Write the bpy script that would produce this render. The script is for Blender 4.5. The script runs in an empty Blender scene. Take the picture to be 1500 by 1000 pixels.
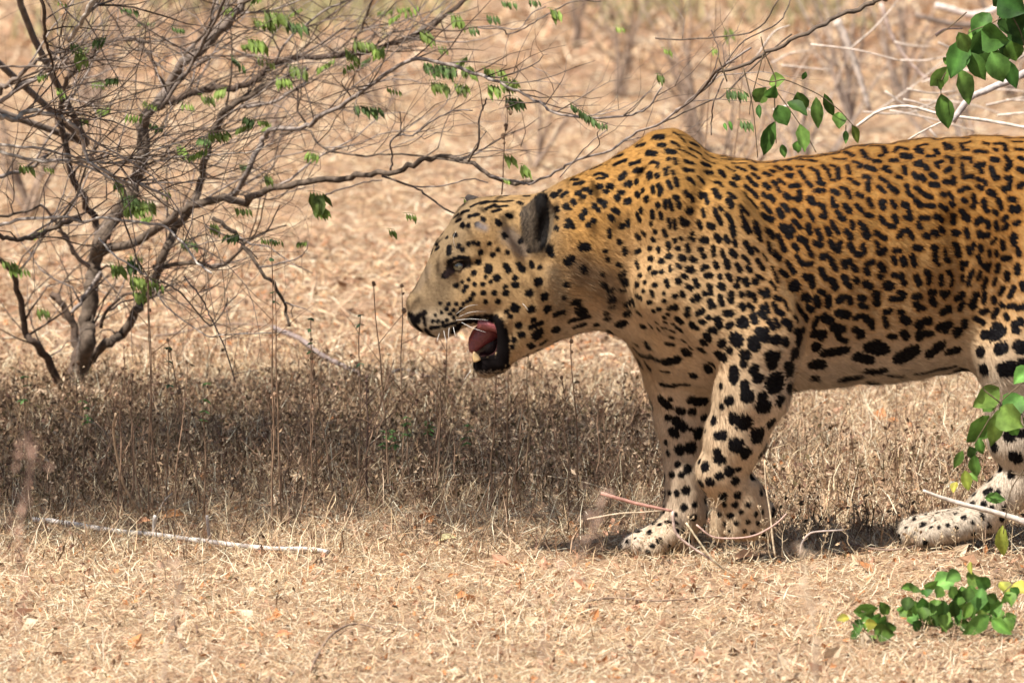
import bpy, math, random
import numpy as np
from mathutils import Vector
from mathutils.bvhtree import BVHTree

# ---------------------------------------------------------------- camera, light, exposure
scene = bpy.context.scene
COL = scene.collection
rng = np.random.default_rng(7)
random.seed(7)
F_PX, PITCH = 11440.0, math.radians(7.11)       # telephoto: focal length in pixels of a 1500 px wide frame
CAM = np.array([0.0, -13.0, 2.0])
cd = bpy.data.cameras.new('camera'); cam = bpy.data.objects.new('camera', cd); COL.objects.link(cam)
cd.sensor_width = 36.0; cd.lens = F_PX/1500*36
cd.clip_start = 0.5; cd.clip_end = 800
cam.location = CAM; cam.rotation_euler = (math.pi/2-PITCH, 0, 0)
cd.dof.use_dof = True; cd.dof.focus_distance = 13.45; cd.dof.aperture_fstop = 9.5
scene.camera = cam

SUN_DIR = Vector((-0.40, -0.35, 0.84)).normalized()
w = bpy.data.worlds.new('World'); scene.world = w; w.use_nodes = True
nt = w.node_tree; nt.nodes.clear()
so = nt.nodes.new('ShaderNodeOutputWorld'); bg = nt.nodes.new('ShaderNodeBackground'); sky = nt.nodes.new('ShaderNodeTexSky')
sky.sky_type = 'NISHITA'; sky.sun_disc = False
sky.sun_elevation = math.asin(SUN_DIR.z); sky.sun_rotation = math.atan2(SUN_DIR.x, SUN_DIR.y)
sky.dust_density = 2.0
bg.inputs['Strength'].default_value = 0.065
nt.links.new(sky.outputs[0], bg.inputs[0]); nt.links.new(bg.outputs[0], so.inputs[0])
sl = bpy.data.lights.new('sun', 'SUN'); sun = bpy.data.objects.new('sun', sl); COL.objects.link(sun)
sl.energy = 5.0; sl.angle = math.radians(0.5); sl.color = (1.0, 0.955, 0.88)
sun.rotation_euler = SUN_DIR.to_track_quat('Z', 'Y').to_euler()
vs = scene.view_settings
vs.view_transform = 'Standard'; vs.look = 'None'; vs.gamma = 1.0; vs.use_curve_mapping = False
vs.exposure = 0.98

# ---------------------------------------------------------------- places: a pixel of the photograph and a distance give a point
FW = np.array([0, math.cos(PITCH), -math.sin(PITCH)]); UP = np.array([0, math.sin(PITCH), math.cos(PITCH)])
def ray(px, py):
    return FW + (px-750)/F_PX*np.array([1., 0, 0]) + (500-py)/F_PX*UP
def P(px, py, Y=0.0):
    d = ray(px, py); return CAM + d*((Y-CAM[1])/d[1])
S = 1/871.0                                     # metres per photo pixel at the leopard
def gheight(x, y):
    h = 0.010*np.sin(x*2.1+0.7)*np.cos(y*1.3) + 0.006*np.sin(x*5.3+y*4.1)
    h = h + 0.028*np.exp(-((x-0.76)**2/0.03+(y+0.02)**2/0.04))
    return h - 0.01*np.exp(-((x-0.25)**2+(y-0.08)**2)/0.04)
def G(px, py):                                  # point on the ground seen at a pixel
    d = ray(px, py); t = -CAM[2]/d[2]
    for _ in range(4):
        p = CAM+d*t; t = (gheight(p[0], p[1])-CAM[2])/d[2]
    return CAM+d*t
def proj(p):                                    # the reverse of P, for finding which spot of the coat is where
    q = p-CAM; z = q@FW
    return 750+q[..., 0]/z*F_PX, 500-(q@UP)/z*F_PX

# ---------------------------------------------------------------- mesh helpers
def tag(o, label=None, cat=None, group=None, kind=None):
    if label: o['label'] = label
    if cat: o['category'] = cat
    if group: o['group'] = group
    if kind: o['kind'] = kind
    return o
def link(o, parent=None):
    COL.objects.link(o)
    if parent is not None: o.parent = parent
    return o
def empty(name, loc=(0, 0, 0)):
    o = bpy.data.objects.new(name, None); COL.objects.link(o); o.location = loc; o.empty_display_size = 0.05
    return o
def np_mesh(name, V, F, cols=None, smooth=True, normals=None):
    V = np.ascontiguousarray(V, np.float32); F = np.asarray(F, np.int32)
    n, k = F.shape
    me = bpy.data.meshes.new(name)
    me.vertices.add(len(V)); me.vertices.foreach_set('co', V.ravel())
    me.loops.add(n*k); me.loops.foreach_set('vertex_index', F.ravel())
    me.polygons.add(n)
    me.polygons.foreach_set('loop_start', np.arange(0, n*k, k, dtype=np.int32))
    me.update(calc_edges=True)
    me.polygons.foreach_set('use_smooth', np.full(n, smooth))
    if cols is not None:
        a = me.color_attributes.new('Col', 'FLOAT_COLOR', 'POINT')
        c = np.ones((len(V), 4), np.float32); c[:, :3] = cols
        a.data.foreach_set('color', c.ravel())
    if normals is not None:
        me.normals_split_custom_set_from_vertices(np.asarray(normals, np.float32))
    return me
def obj(name, me, mat, parent=None, origin=None):
    if origin is not None:
        me.transform(__import__('mathutils').Matrix.Translation(-Vector(origin)))
    o = bpy.data.objects.new(name, me)
    if mat: me.materials.append(mat)
    link(o, parent)
    if origin is not None: o.location = Vector(origin)
    return o
def smooth_line(pts, m=3):
    """Catmull-Rom through rows of (x, y, z, r)."""
    P_ = np.asarray(pts, float)
    if len(P_) < 3: 
        t = np.linspace(0, 1, m+1)[:, None]; return P_[0]*(1-t)+P_[-1]*t
    Q = np.vstack([2*P_[0]-P_[1], P_, 2*P_[-1]-P_[-2]]); out = []
    for i in range(1, len(Q)-2):
        for t in np.arange(m)/m:
            a, b, c, d = Q[i-1:i+3]
            out.append(0.5*(2*b+(c-a)*t+(2*a-5*b+4*c-d)*t*t+(3*b-a-3*c+d)*t**3))
    out.append(P_[-1]); out = np.array(out); out[:, 3] = np.maximum(out[:, 3], 1e-4)
    return out
def tube(path, sides=6, bump=0.0):
    """path: rows (x,y,z,r) -> vertices, quad faces (caps are the last ring collapsed)."""
    Q = np.asarray(path, float); n = len(Q)
    T = np.gradient(Q[:, :3], axis=0); T /= np.linalg.norm(T, axis=1)[:, None]+1e-12
    ref = np.array([0.13, 0.97, 0.2]) if abs(T[0] @ np.array([0.13, 0.97, 0.2])) < 0.9 else np.array([1., 0, 0])
    A = np.cross(T, ref); A /= np.linalg.norm(A, axis=1)[:, None]+1e-12; B = np.cross(T, A)
    ang = np.arange(sides)/sides*2*np.pi
    r = Q[:, 3][:, None]*(1+bump*(rng.random((n, sides))-0.5)) if bump else np.repeat(Q[:, 3][:, None], sides, 1)
    V = Q[:, None, :3] + r[:, :, None]*(np.cos(ang)[None, :, None]*A[:, None]+np.sin(ang)[None, :, None]*B[:, None])
    V = V.reshape(-1, 3)
    i = np.arange(n-1)[:, None]*sides; j = np.arange(sides)[None]; k = (j+1) % sides
    Fq = np.stack([i+j, i+k, i+sides+k, i+sides+j], -1).reshape(-1, 4)
    V = np.vstack([V, Q[:1, :3], Q[-1:, :3]]); c0, c1 = n*sides, n*sides+1
    jj = np.arange(0, sides)
    e0 = np.stack([np.full(sides, c0), (jj+1) % sides, jj, np.full(sides, c0)], -1)
    e1 = np.stack([np.full(sides, c1), (n-1)*sides+jj, (n-1)*sides+(jj+1) % sides, np.full(sides, c1)], -1)
    return V, Fq, np.vstack([e0[:, :3], e1[:, :3]])
class Soup:
    """Collects quads/tris into one triangle mesh with a colour per vertex."""
    def __init__(s): s.V, s.F, s.C, s.n = [], [], [], 0
    def add(s, V, F, col=(1, 1, 1)):
        V = np.asarray(V, float); F = np.asarray(F)
        if F.shape[1] == 4: F = np.vstack([F[:, [0, 1, 2]], F[:, [0, 2, 3]]])
        s.V.append(V); s.F.append(F+s.n); s.n += len(V)
        c = np.asarray(col, float); s.C.append(np.broadcast_to(c, (len(V), 3)))
    def tube(s, path, sides=5, col=(1, 1, 1), bump=0.0):
        V, Q, T = tube(path, sides, bump); n0 = s.n
        s.V.append(V); s.F.append(np.vstack([Q[:, [0, 1, 2]], Q[:, [0, 2, 3]], T])+n0); s.n += len(V)
        s.C.append(np.broadcast_to(np.asarray(col, float), (len(V), 3)))
    def mesh(s, name, smooth=True):
        return np_mesh(name, np.vstack(s.V), np.vstack(s.F), np.vstack(s.C), smooth)

# ---------------------------------------------------------------- materials
def new_mat(name, rough=0.8, spec=0.3):
    m = bpy.data.materials.new(name); m.use_nodes = True
    b = m.node_tree.nodes['Principled BSDF']; b.inputs['Roughness'].default_value = rough
    b.inputs['Specular IOR Level'].default_value = spec
    return m, m.node_tree, b
def noise_node(t, scale, detail=4, rough=0.6, coord=None):
    n = t.nodes.new('ShaderNodeTexNoise'); n.inputs['Scale'].default_value = scale
    n.inputs['Detail'].default_value = detail; n.inputs['Roughness'].default_value = rough
    if coord: t.links.new(coord, n.inputs['Vector'])
    return n
def ramp(t, fac, stops):
    r = t.nodes.new('ShaderNodeValToRGB'); e = r.color_ramp.elements
    while len(e) < len(stops): e.new(0.5)
    for el, (p, c) in zip(e, stops): el.position = p; el.color = (*c, 1)
    t.links.new(fac, r.inputs[0]); return r
def mix(t, a, b, fac, mode='MIX'):
    m = t.nodes.new('ShaderNodeMix'); m.data_type = 'RGBA'; m.blend_type = mode
    for v, i in ((fac, 0), (a, 6), (b, 7)):
        if hasattr(v, 'is_linked') or hasattr(v, 'links'): t.links.new(v, m.inputs[i])
        elif i == 0: m.inputs[0].default_value = v
        else: m.inputs[i].default_value = (*v, 1)
    return m.outputs[2]
def bump(t, b, height, strength, dist):
    n = t.nodes.new('ShaderNodeBump'); n.inputs['Strength'].default_value = strength; n.inputs['Distance'].default_value = dist
    t.links.new(height, n.inputs['Height']); t.links.new(n.outputs[0], b.inputs['Normal'])
def attr_mat(name, rough=0.8, spec=0.25, vary=0.35, scale=60, translucent=0.0, bmp=0.0):
    m, t, b = new_mat(name, rough, spec)
    a = t.nodes.new('ShaderNodeVertexColor'); a.layer_name = 'Col'
    geo = t.nodes.new('ShaderNodeTexCoord')
    n = noise_node(t, scale, 3, 0.6, geo.outputs['Object'])
    r = ramp(t, n.outputs[0], [(0.3, (1-vary,)*3), (0.7, (1+vary*0.6,)*3)])
    c = mix(t, a.outputs[0], r.outputs[0], 1.0, 'MULTIPLY')
    t.links.new(c, b.inputs['Base Color'])
    if bmp: bump(t, b, n.outputs[0], 0.6, bmp)
    if translucent:
        tr = t.nodes.new('ShaderNodeBsdfTranslucent'); mx = t.nodes.new('ShaderNodeMixShader'); mx.inputs[0].default_value = translucent
        t.links.new(c, tr.inputs[0]); o = t.nodes['Material Output']
        t.links.new(b.outputs[0], mx.inputs[1]); t.links.new(tr.outputs[0], mx.inputs[2]); t.links.new(mx.outputs[0], o.inputs[0])
    return m
M = {}
M['straw'] = attr_mat('dry straw', 0.75, 0.25, 0.2, 40, 0.25)
M['herb'] = attr_mat('dry brown herb', 0.85, 0.15, 0.3, 60, 0.15)
M['leaf'] = attr_mat('green leaf', 0.6, 0.25, 0.5, 45, 0.40)
M['bark'] = attr_mat('grey brown bark', 0.85, 0.2, 0.5, 70, 0, 0.004)
M['fur'] = attr_mat('leopard fur', 0.6, 0.10, 0.12, 300)
M['skin'] = attr_mat('leopard coat', 0.9, 0.03, 0.15, 260)
M['wet'] = attr_mat('wet mouth skin', 0.28, 0.5, 0.35, 260, 0, 0.002)
m, t, b = new_mat('dry soil', 0.95, 0.1)
tc = t.nodes.new('ShaderNodeTexCoord')
n1 = noise_node(t, 1.3, 6, 0.65, tc.outputs['Object']); n2 = noise_node(t, 38, 6, 0.75, tc.outputs['Object']); n3 = noise_node(t, 6, 5, 0.7, tc.outputs['Object'])
r1 = ramp(t, n2.outputs[0], [(0.28, (0.10, 0.062, 0.038)), (0.50, (0.36, 0.24, 0.155)), (0.74, (0.62, 0.46, 0.32))])
r2 = ramp(t, n3.outputs[0], [(0.35, (0.30, 0.20, 0.13)), (0.6, (0.52, 0.36, 0.245))])
c1 = mix(t, r1.outputs[0], r2.outputs[0], 0.45)
r3 = ramp(t, n1.outputs[0], [(0.3, (0.82, 0.78, 0.74)), (0.7, (1.08, 1.05, 1.0))])
t.links.new(mix(t, c1, r3.outputs[0], 1.0, 'MULTIPLY'), b.inputs['Base Color'])
bump(t, b, n2.outputs[0], 0.9, 0.02)
M['soil'] = m

# ================================================================ THE LEOPARD
# an implicit surface: every entry is a muscle, bone or fold; control points are photo pixels plus a depth in the same units
def W(px, py, d): return P(px, py, d*S)
GR = 0.0026
x0, x1 = W(560, 500, -60)[0], W(1960, 500, 0)[0]
gx = np.arange(x0, x1, GR, dtype=np.float32); gy = np.arange(-0.23, 0.27, GR, dtype=np.float32); gz = np.arange(-0.02, 0.78, GR, dtype=np.float32)
FLD = np.full((len(gx), len(gy), len(gz)), 0.5, np.float32)
def region(lo, hi):
    s = []
    for g, a, b_ in zip((gx, gy, gz), lo, hi):
        s.append(slice(max(0, int(np.searchsorted(g, a))-1), min(len(g), int(np.searchsorted(g, b_))+1)))
    return tuple(s)
def coords(s): return gx[s[0]][:, None, None], gy[s[1]][None, :, None], gz[s[2]][None, None, :]
def blend(s, d, k, cut=False):
    a = FLD[s]
    if cut:
        h = np.maximum(k-np.abs(a+d), 0)/k; FLD[s] = np.maximum(a, -d)+h*h*k*0.25
    else:
        h = np.maximum(k-np.abs(a-d), 0)/k; FLD[s] = np.minimum(a, d)-h*h*k*0.25
def cone(a, r1, b_, r2, k=14, sy=1.0, cut=False):
    a = W(*a); b_ = W(*b_); r1 *= S; r2 *= S; k *= S
    m_ = max(r1, r2)*max(1, sy)+k+0.01
    s = region(np.minimum(a, b_)-m_, np.maximum(a, b_)+m_); X, Y, Z = coords(s)
    ba = b_-a; by = ba[1]/sy; L = ba[0]**2+by**2+ba[2]**2+1e-12
    dx, dy, dz = X-a[0], (Y-a[1])/sy, Z-a[2]
    h = np.clip((dx*ba[0]+dy*by+dz*ba[2])/L, 0, 1)
    d = np.sqrt((dx-h*ba[0])**2+(dy-h*by)**2+(dz-h*ba[2])**2)-(r1+(r2-r1)*h)
    blend(s, d.astype(np.float32), k, cut)
def ell(c, r, k=14, rot=0.0, yaw=0.0, cut=False):
    """r = (along, up, lateral) px; rot tilts in the picture plane (deg, clockwise), yaw turns about the vertical."""
    c = W(*c); k *= S; r = np.array([r[0], r[2], r[1]])*S
    m_ = r.max()+k+0.005; s = region(c-m_, c+m_); X, Y, Z = coords(s)
    dx, dy, dz = X-c[0], Y-c[1], Z-c[2]
    cy_, sy_ = math.cos(math.radians(yaw)), math.sin(math.radians(yaw))
    u, v = dx*cy_+dy*sy_, -dx*sy_+dy*cy_
    cr, sr = math.cos(math.radians(rot)), math.sin(math.radians(rot))
    u2, w2 = u*cr-dz*sr, u*sr+dz*cr
    k0 = np.sqrt((u2/r[0])**2+(v/r[1])**2+(w2/r[2])**2); k1 = np.sqrt((u2/r[0]**2)**2+(v/r[1]**2)**2+(w2/r[2]**2)**2)+1e-6
    blend(s, (k0*(k0-1)/k1).astype(np.float32), k, cut)
# --- trunk: stations  px, top, bottom, half width, centre depth
ST = np.array([
 (735, 318, 500, 46, -12), (780, 288, 508, 60, -4), (830, 262, 488, 67, 0), (880, 240, 481, 73, 3), (920, 218, 496, 79, 5), (960, 206, 536, 87, 7),
 (1000, 208, 566, 95, 10), (1060, 230, 579, 103, 14), (1120, 237, 574, 108, 18), (1200, 226, 567, 112, 25), (1260, 213, 563, 113, 31),
 (1350, 204, 556, 111, 39), (1420, 200, 541, 104, 46), (1480, 199, 516, 97, 52), (1560, 201, 500, 92, 60), (1640, 214, 480, 90, 68),
 (1700, 240, 455, 80, 74), (1752, 300, 400, 55, 79)], float)
xs = np.arange(735, 1752, 4.0)
def sm(c):
    v = np.interp(xs, ST[:, 0], ST[:, c]); kern = np.hanning(15); kern /= kern.sum()
    return np.convolve(np.pad(v, 7, mode='edge'), kern, 'valid')
top, bot, hw, dc = sm(1), sm(2), sm(3), sm(4)
wt = np.array([W(a, b_, c) for a, b_, c in zip(xs, top, dc)]); wb = np.array([W(a, b_, c) for a, b_, c in zip(xs, bot, dc)])
s = region((wt[0, 0]-0.02, -0.2, 0.1), (wt[-1, 0]+0.03, 0.26, 0.8)); X, Y, Z = coords(s)
xx = gx[s[0]]; ip = lambda v: np.interp(xx, wt[:, 0], v).astype(np.float32)[:, None, None]
zc = ip((wt[:, 2]+wb[:, 2])/2); hh = ip((wt[:, 2]-wb[:, 2])/2); ww = ip(hw*S); yc = ip(dc*S)
zn = (Z-zc)/hh
prof = 1.0-0.10*np.clip(zn, 0, 1)**2+0.05*np.sin(np.clip(zn, -1, 1)*2.2+0.6)
pw = 2.15
d = ((np.abs(zn)**pw+np.abs((Y-yc)/(ww*prof))**pw)**(1/pw)-1)*np.minimum(hh, ww)
over = np.maximum(wt[0, 0]-X, X-wt[-1, 0]); d = np.where(over > 0, np.sqrt(np.maximum(d, 0)**2+over**2), d)
blend(s, d.astype(np.float32), 0.01)
# --- shoulders
for q, dd in ((-1, 10), (1, 12)):
    D = lambda v: dd+q*v
    cone((978, 230, D(20)), 32, (985, 300, D(70)), 42, 34)
    cone((985, 300, D(70)), 44, (1005, 420, D(84)), 46, 30)
cone((1128, 330, -128), 16, (1192, 480, -124), 18, 34, cut=True)
cone((900, 330, -98), 10, (925, 440, -104), 12, 36, cut=True)
cone((1400, 330, -66), 8, (1432, 500, -62), 12, 34, cut=True)
ell((1085, 390, -84), (54, 110, 38), 22, rot=-20)                 # triceps mass, near side
cone((985, 420, -66), 58, (1108, 500, -80), 58, 24)
cone((1060, 320, -70), 40, (1132, 480, -84), 46, 20)
# near foreleg, lifted in mid stride
cone((1114, 505, -84), 61, (1100, 575, -82), 54, 16)
cone((1100, 575, -80), 54, (1078, 640, -80), 45, 12)
cone((1078, 640, -80), 45, (1057, 688, -78), 35, 10)
cone((1056, 690, -78), 37, (1086, 736, -60), 36, 8)
cone((1086, 736, -60), 38, (1092, 758, -58), 35, 8)
for i, (a, dd) in enumerate(((1056, -72), (1078, -84), (1101, -80), (1122, -62))):
    cone((a, 748, dd), 14, (a-1, 777, dd+4), 14, 3)
cone((1100, 712, -84), 10, (1106, 724, -80), 9, 8)               # carpal pad tuft
# far foreleg, planted
cone((960, 455, 58), 56, (1002, 555, 82), 56, 30)
cone((1002, 555, 82), 55, (1005, 615, 84), 43, 14)
cone((1005, 615, 84), 42, (1007, 690, 82), 34, 12)
cone((1007, 690, 82), 34, (1003, 750, 80), 32, 8)
cone((1003, 750, 80), 32, (985, 785, 70), 28, 8)
for (a, b1, dd, c_, b2, d2) in ((975, 778, 48, 936, 799, 36), (970, 776, 66, 926, 797, 60), (972, 776, 84, 930, 795, 84), (980, 784, 34, 954, 803, 20), (1000, 790, 70, 1006, 800, 66)):
    cone((a, b1, dd), 17, (c_, b2, d2), 13.5, 3)
# hindquarters: near leg, far leg
cone((1590, 350, 8), 100, (1500, 520, -8), 66, 40)
cone((1500, 520, -8), 66, (1503, 640, -6), 54, 20)
cone((1503, 640, -6), 52, (1518, 685, -4), 38, 12)
cone((1518, 685, -4), 36, (1440, 752, -6), 31, 12)
for (a, b1, dd, c_, b2, d2) in ((1425, 766, -34, 1354, 786, -46), (1418, 760, -12, 1328, 782, -22), (1418, 758, 8, 1330, 773, 4), (1424, 762, 24, 1354, 771, 28)):
    cone((a, b1, dd), 21, (c_, b2, d2), 14, 2)
cone((1640, 350, 110), 95, (1610, 530, 122), 58, 40); cone((1610, 530, 122), 56, (1700, 650, 124), 36, 20)
cone((1700, 650, 124), 34, (1675, 762, 120), 27, 12); cone((1675, 765, 120), 26, (1620, 785, 114), 19, 10)
# tail
tl = [(1740, 300, 78, 26), (1800, 350, 84, 22), (1850, 440, 90, 19), (1880, 560, 94, 17), (1905, 660, 96, 15), (1935, 700, 96, 14)]
for a, b_ in zip(tl, tl[1:]): cone(a[:3], a[3], b_[:3], b_[3], 8)
# --- head, turned a little to the camera
cone((790, 395, -10), 92, (745, 380, -14), 60, 30, sy=0.72)
ell((742, 352, -14), (70, 63, 60), 26)
cone((704, 335, -22), 44, (674, 372, -30), 36, 18, sy=1.2)
cone((668, 376, -32), 33, (628, 438, -46), 26, 16, sy=0.95)
cone((704, 428, -28), 48, (645, 455, -42), 32, 16, sy=0.98)
cone((614, 447, -50), 19, (613, 462, -50), 17, 10, sy=1.1)
ell((640, 474, -62), (34, 20, 20), 12, rot=10)                    # near lip pad
ell((640, 472, -28), (32, 20, 18), 12, rot=10)
ell((764, 430, -14), (58, 80, 68), 26)
ell((720, 412, -58), (40, 30, 20), 18, rot=25)                    # cheek bone
cone((658, 378, -66), 7, (692, 374, -66), 9, 8)                  # brow
cone((770, 488, -44), 26, (728, 524, -42), 18, 14)                # jaw branches
cone((770, 488, 6), 26, (728, 524, -14), 18, 14)
cone((724, 526, -34), 22, (712, 534, -36), 19, 10, sy=1.3)          # chin
cone((664, 508, -60), 13, (716, 496, -44), 25, 6, sy=1.0, cut=True)    # open mouth
cone((672, 498, -34), 8, (712, 488, -30), 14, 6, sy=1.0, cut=True)
cone((734, 470, -70), 6, (738, 532, -60), 7, 14)                    # stretched lip at the corner
ell((672, 390, -74), (12, 6.5, 13), 4, rot=-24, cut=True)            # eye socket
# ears
ell((786, 324, -50), (18, 40, 13), 14, rot=14, yaw=-22)
ell((793, 335, -66), (8, 24, 9), 6, rot=10, cut=True)
cone((712, 310, 34), 18, (687, 290, 40), 6, 10, sy=0.6)

# --- surface nets: one continuous skin
def surface_nets(Fv, gx, gy, gz):
    sgn = Fv < 0
    nx, ny, nz = Fv.shape
    c = np.zeros((nx-1, ny-1, nz-1), np.int8)
    for i in (0, 1):
        for j in (0, 1):
            for k in (0, 1): c += sgn[i:nx-1+i, j:ny-1+j, k:nz-1+k]
    act = (c > 0) & (c < 8); I, J, K = np.nonzero(act)
    idx = np.full(act.shape, -1, np.int32); idx[I, J, K] = np.arange(len(I))
    acc = np.zeros((len(I), 3)); cnt = np.zeros(len(I))
    cor = [(i, j, k) for i in (0, 1) for j in (0, 1) for k in (0, 1)]
    for a in cor:
        for ax in range(3):
            if a[ax]: continue
            b_ = list(a); b_[ax] = 1
            fa = Fv[I+a[0], J+a[1], K+a[2]]; fb = Fv[I+b_[0], J+b_[1], K+b_[2]]
            m_ = (fa < 0) != (fb < 0); t_ = np.where(m_, fa/(fa-fb+1e-20), 0)
            p = np.array(a, float)[None]+np.zeros((len(I), 3)); p[:, ax] += t_
            acc[m_] += p[m_]; cnt[m_] += 1
    acc /= cnt[:, None]
    V = np.stack([gx[I]+acc[:, 0]*GR, gy[J]+acc[:, 1]*GR, gz[K]+acc[:, 2]*GR], 1)
    Fs = []
    for ax in range(3):
        s0 = [slice(1, -1)]*3; s0[ax] = slice(0, -1); s1 = [slice(1, -1)]*3; s1[ax] = slice(1, None)
        A = sgn[tuple(s0)]; B = sgn[tuple(s1)]; i, j, k = np.nonzero(A != B); st = A[i, j, k]
        g = [i, j, k]
        for q in range(3):
            if q != ax: g[q] = g[q]+1
        u, v = [(1, 2), (2, 0), (0, 1)][ax]
        def cell(du, dv):
            h = [g[0].copy(), g[1].copy(), g[2].copy()]; h[u] = h[u]-du; h[v] = h[v]-dv
            return idx[h[0], h[1], h[2]]
        q4 = np.stack([cell(1, 1), cell(0, 1), cell(0, 0), cell(1, 0)], 1)
        q4[~st] = q4[~st][:, ::-1]; Fs.append(q4)
    return V, np.vstack(Fs)
V, Fc = surface_nets(FLD, gx, gy, gz)
del FLD
def relax(V, Fc, n, lam):
    for _ in range(n):
        for l in (lam, -lam*0.98):
            sm_ = np.zeros_like(V); ct = np.zeros(len(V))
            for a in range(4):
                b_ = (a+1) % 4
                for q in range(3):
                    sm_[:, q] += np.bincount(Fc[:, a], V[Fc[:, b_], q], len(V))+np.bincount(Fc[:, b_], V[Fc[:, a], q], len(V))
                ct += np.bincount(Fc[:, a], minlength=len(V))+np.bincount(Fc[:, b_], minlength=len(V))
            V = V+l*(sm_/ct[:, None]-V)
    return V
V = relax(V, Fc, 3, 0.5)
def bumps(p):                                                      # ribs, loose skin and tendons
    u, v = proj(p); b_ = .0011*np.sin(p[:, 0]*105+p[:, 2]*38)*np.exp(-((u-1270)/130)**2-((v-400)/110)**2)
    q = p*np.array([1., 1, .55]); w_ = np.sin(q[:, 0]*62+3*np.sin(q[:, 2]*19+q[:, 1]*9))+np.sin(q[:, 2]*70+q[:, 0]*33+2*np.sin(q[:, 0]*21))
    return b_+.0010*w_*((u > 830) & (u < 1900))+.0006*np.sin(q[:, 0]*150+2*np.sin(q[:, 2]*60))*(u > 800)
_fn = np.cross(V[Fc[:, 2]]-V[Fc[:, 0]], V[Fc[:, 3]]-V[Fc[:, 1]]); _N = np.zeros_like(V)
for a in range(4):
    for q in range(3): _N[:, q] += np.bincount(Fc[:, a], _fn[:, q], len(V))
_N /= np.linalg.norm(_N, axis=1)[:, None]+1e-12
V = V+_N*bumps(V)[:, None]
fn = np.cross(V[Fc[:, 2]]-V[Fc[:, 0]], V[Fc[:, 3]]-V[Fc[:, 1]])
N = np.zeros_like(V)
for a in range(4):
    for q in range(3): N[:, q] += np.bincount(Fc[:, a], fn[:, q], len(V))
N /= np.linalg.norm(N, axis=1)[:, None]+1e-12
area = np.linalg.norm(fn, axis=1)/2
bvh = BVHTree.FromPolygons([tuple(v) for v in V], [tuple(f) for f in Fc.tolist()])
def hit(px, py):
    d_ = Vector(ray(px, py)).normalized(); h_ = bvh.ray_cast(Vector(CAM), d_)
    if h_[0] is None:
        return None
    return np.array(h_[0])
print('leopard verts', len(V))

# --- coat: base colour by region, then the spots
ORANGE, PALE, WHITE, TAN = np.array([.325, .166, .046]), np.array([.46, .305, .160]), np.array([.50, .43, .35]), np.array([.42, .29, .17])
DARK = np.array([.0042, .0035, .0040])
def lerp(a, b_, t_): return a+(b_-a)*np.asarray(t_)[:, None]
def ss(x, a, b_):
    t_ = np.clip((x-a)/(b_-a), 0, 1); return t_*t_*(3-2*t_)
def vnoise(p, f, seed=0):
    q = p*f+seed*7.3
    return (np.sin(q[:, 0]*1.7+np.sin(q[:, 1]*2.3+q[:, 2]*1.1)*1.3)+np.sin(q[:, 1]*2.1+np.sin(q[:, 2]*1.9+q[:, 0])*1.2)+np.sin(q[:, 2]*2.4+np.sin(q[:, 0]*1.6-q[:, 1])*1.4))/3
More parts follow.
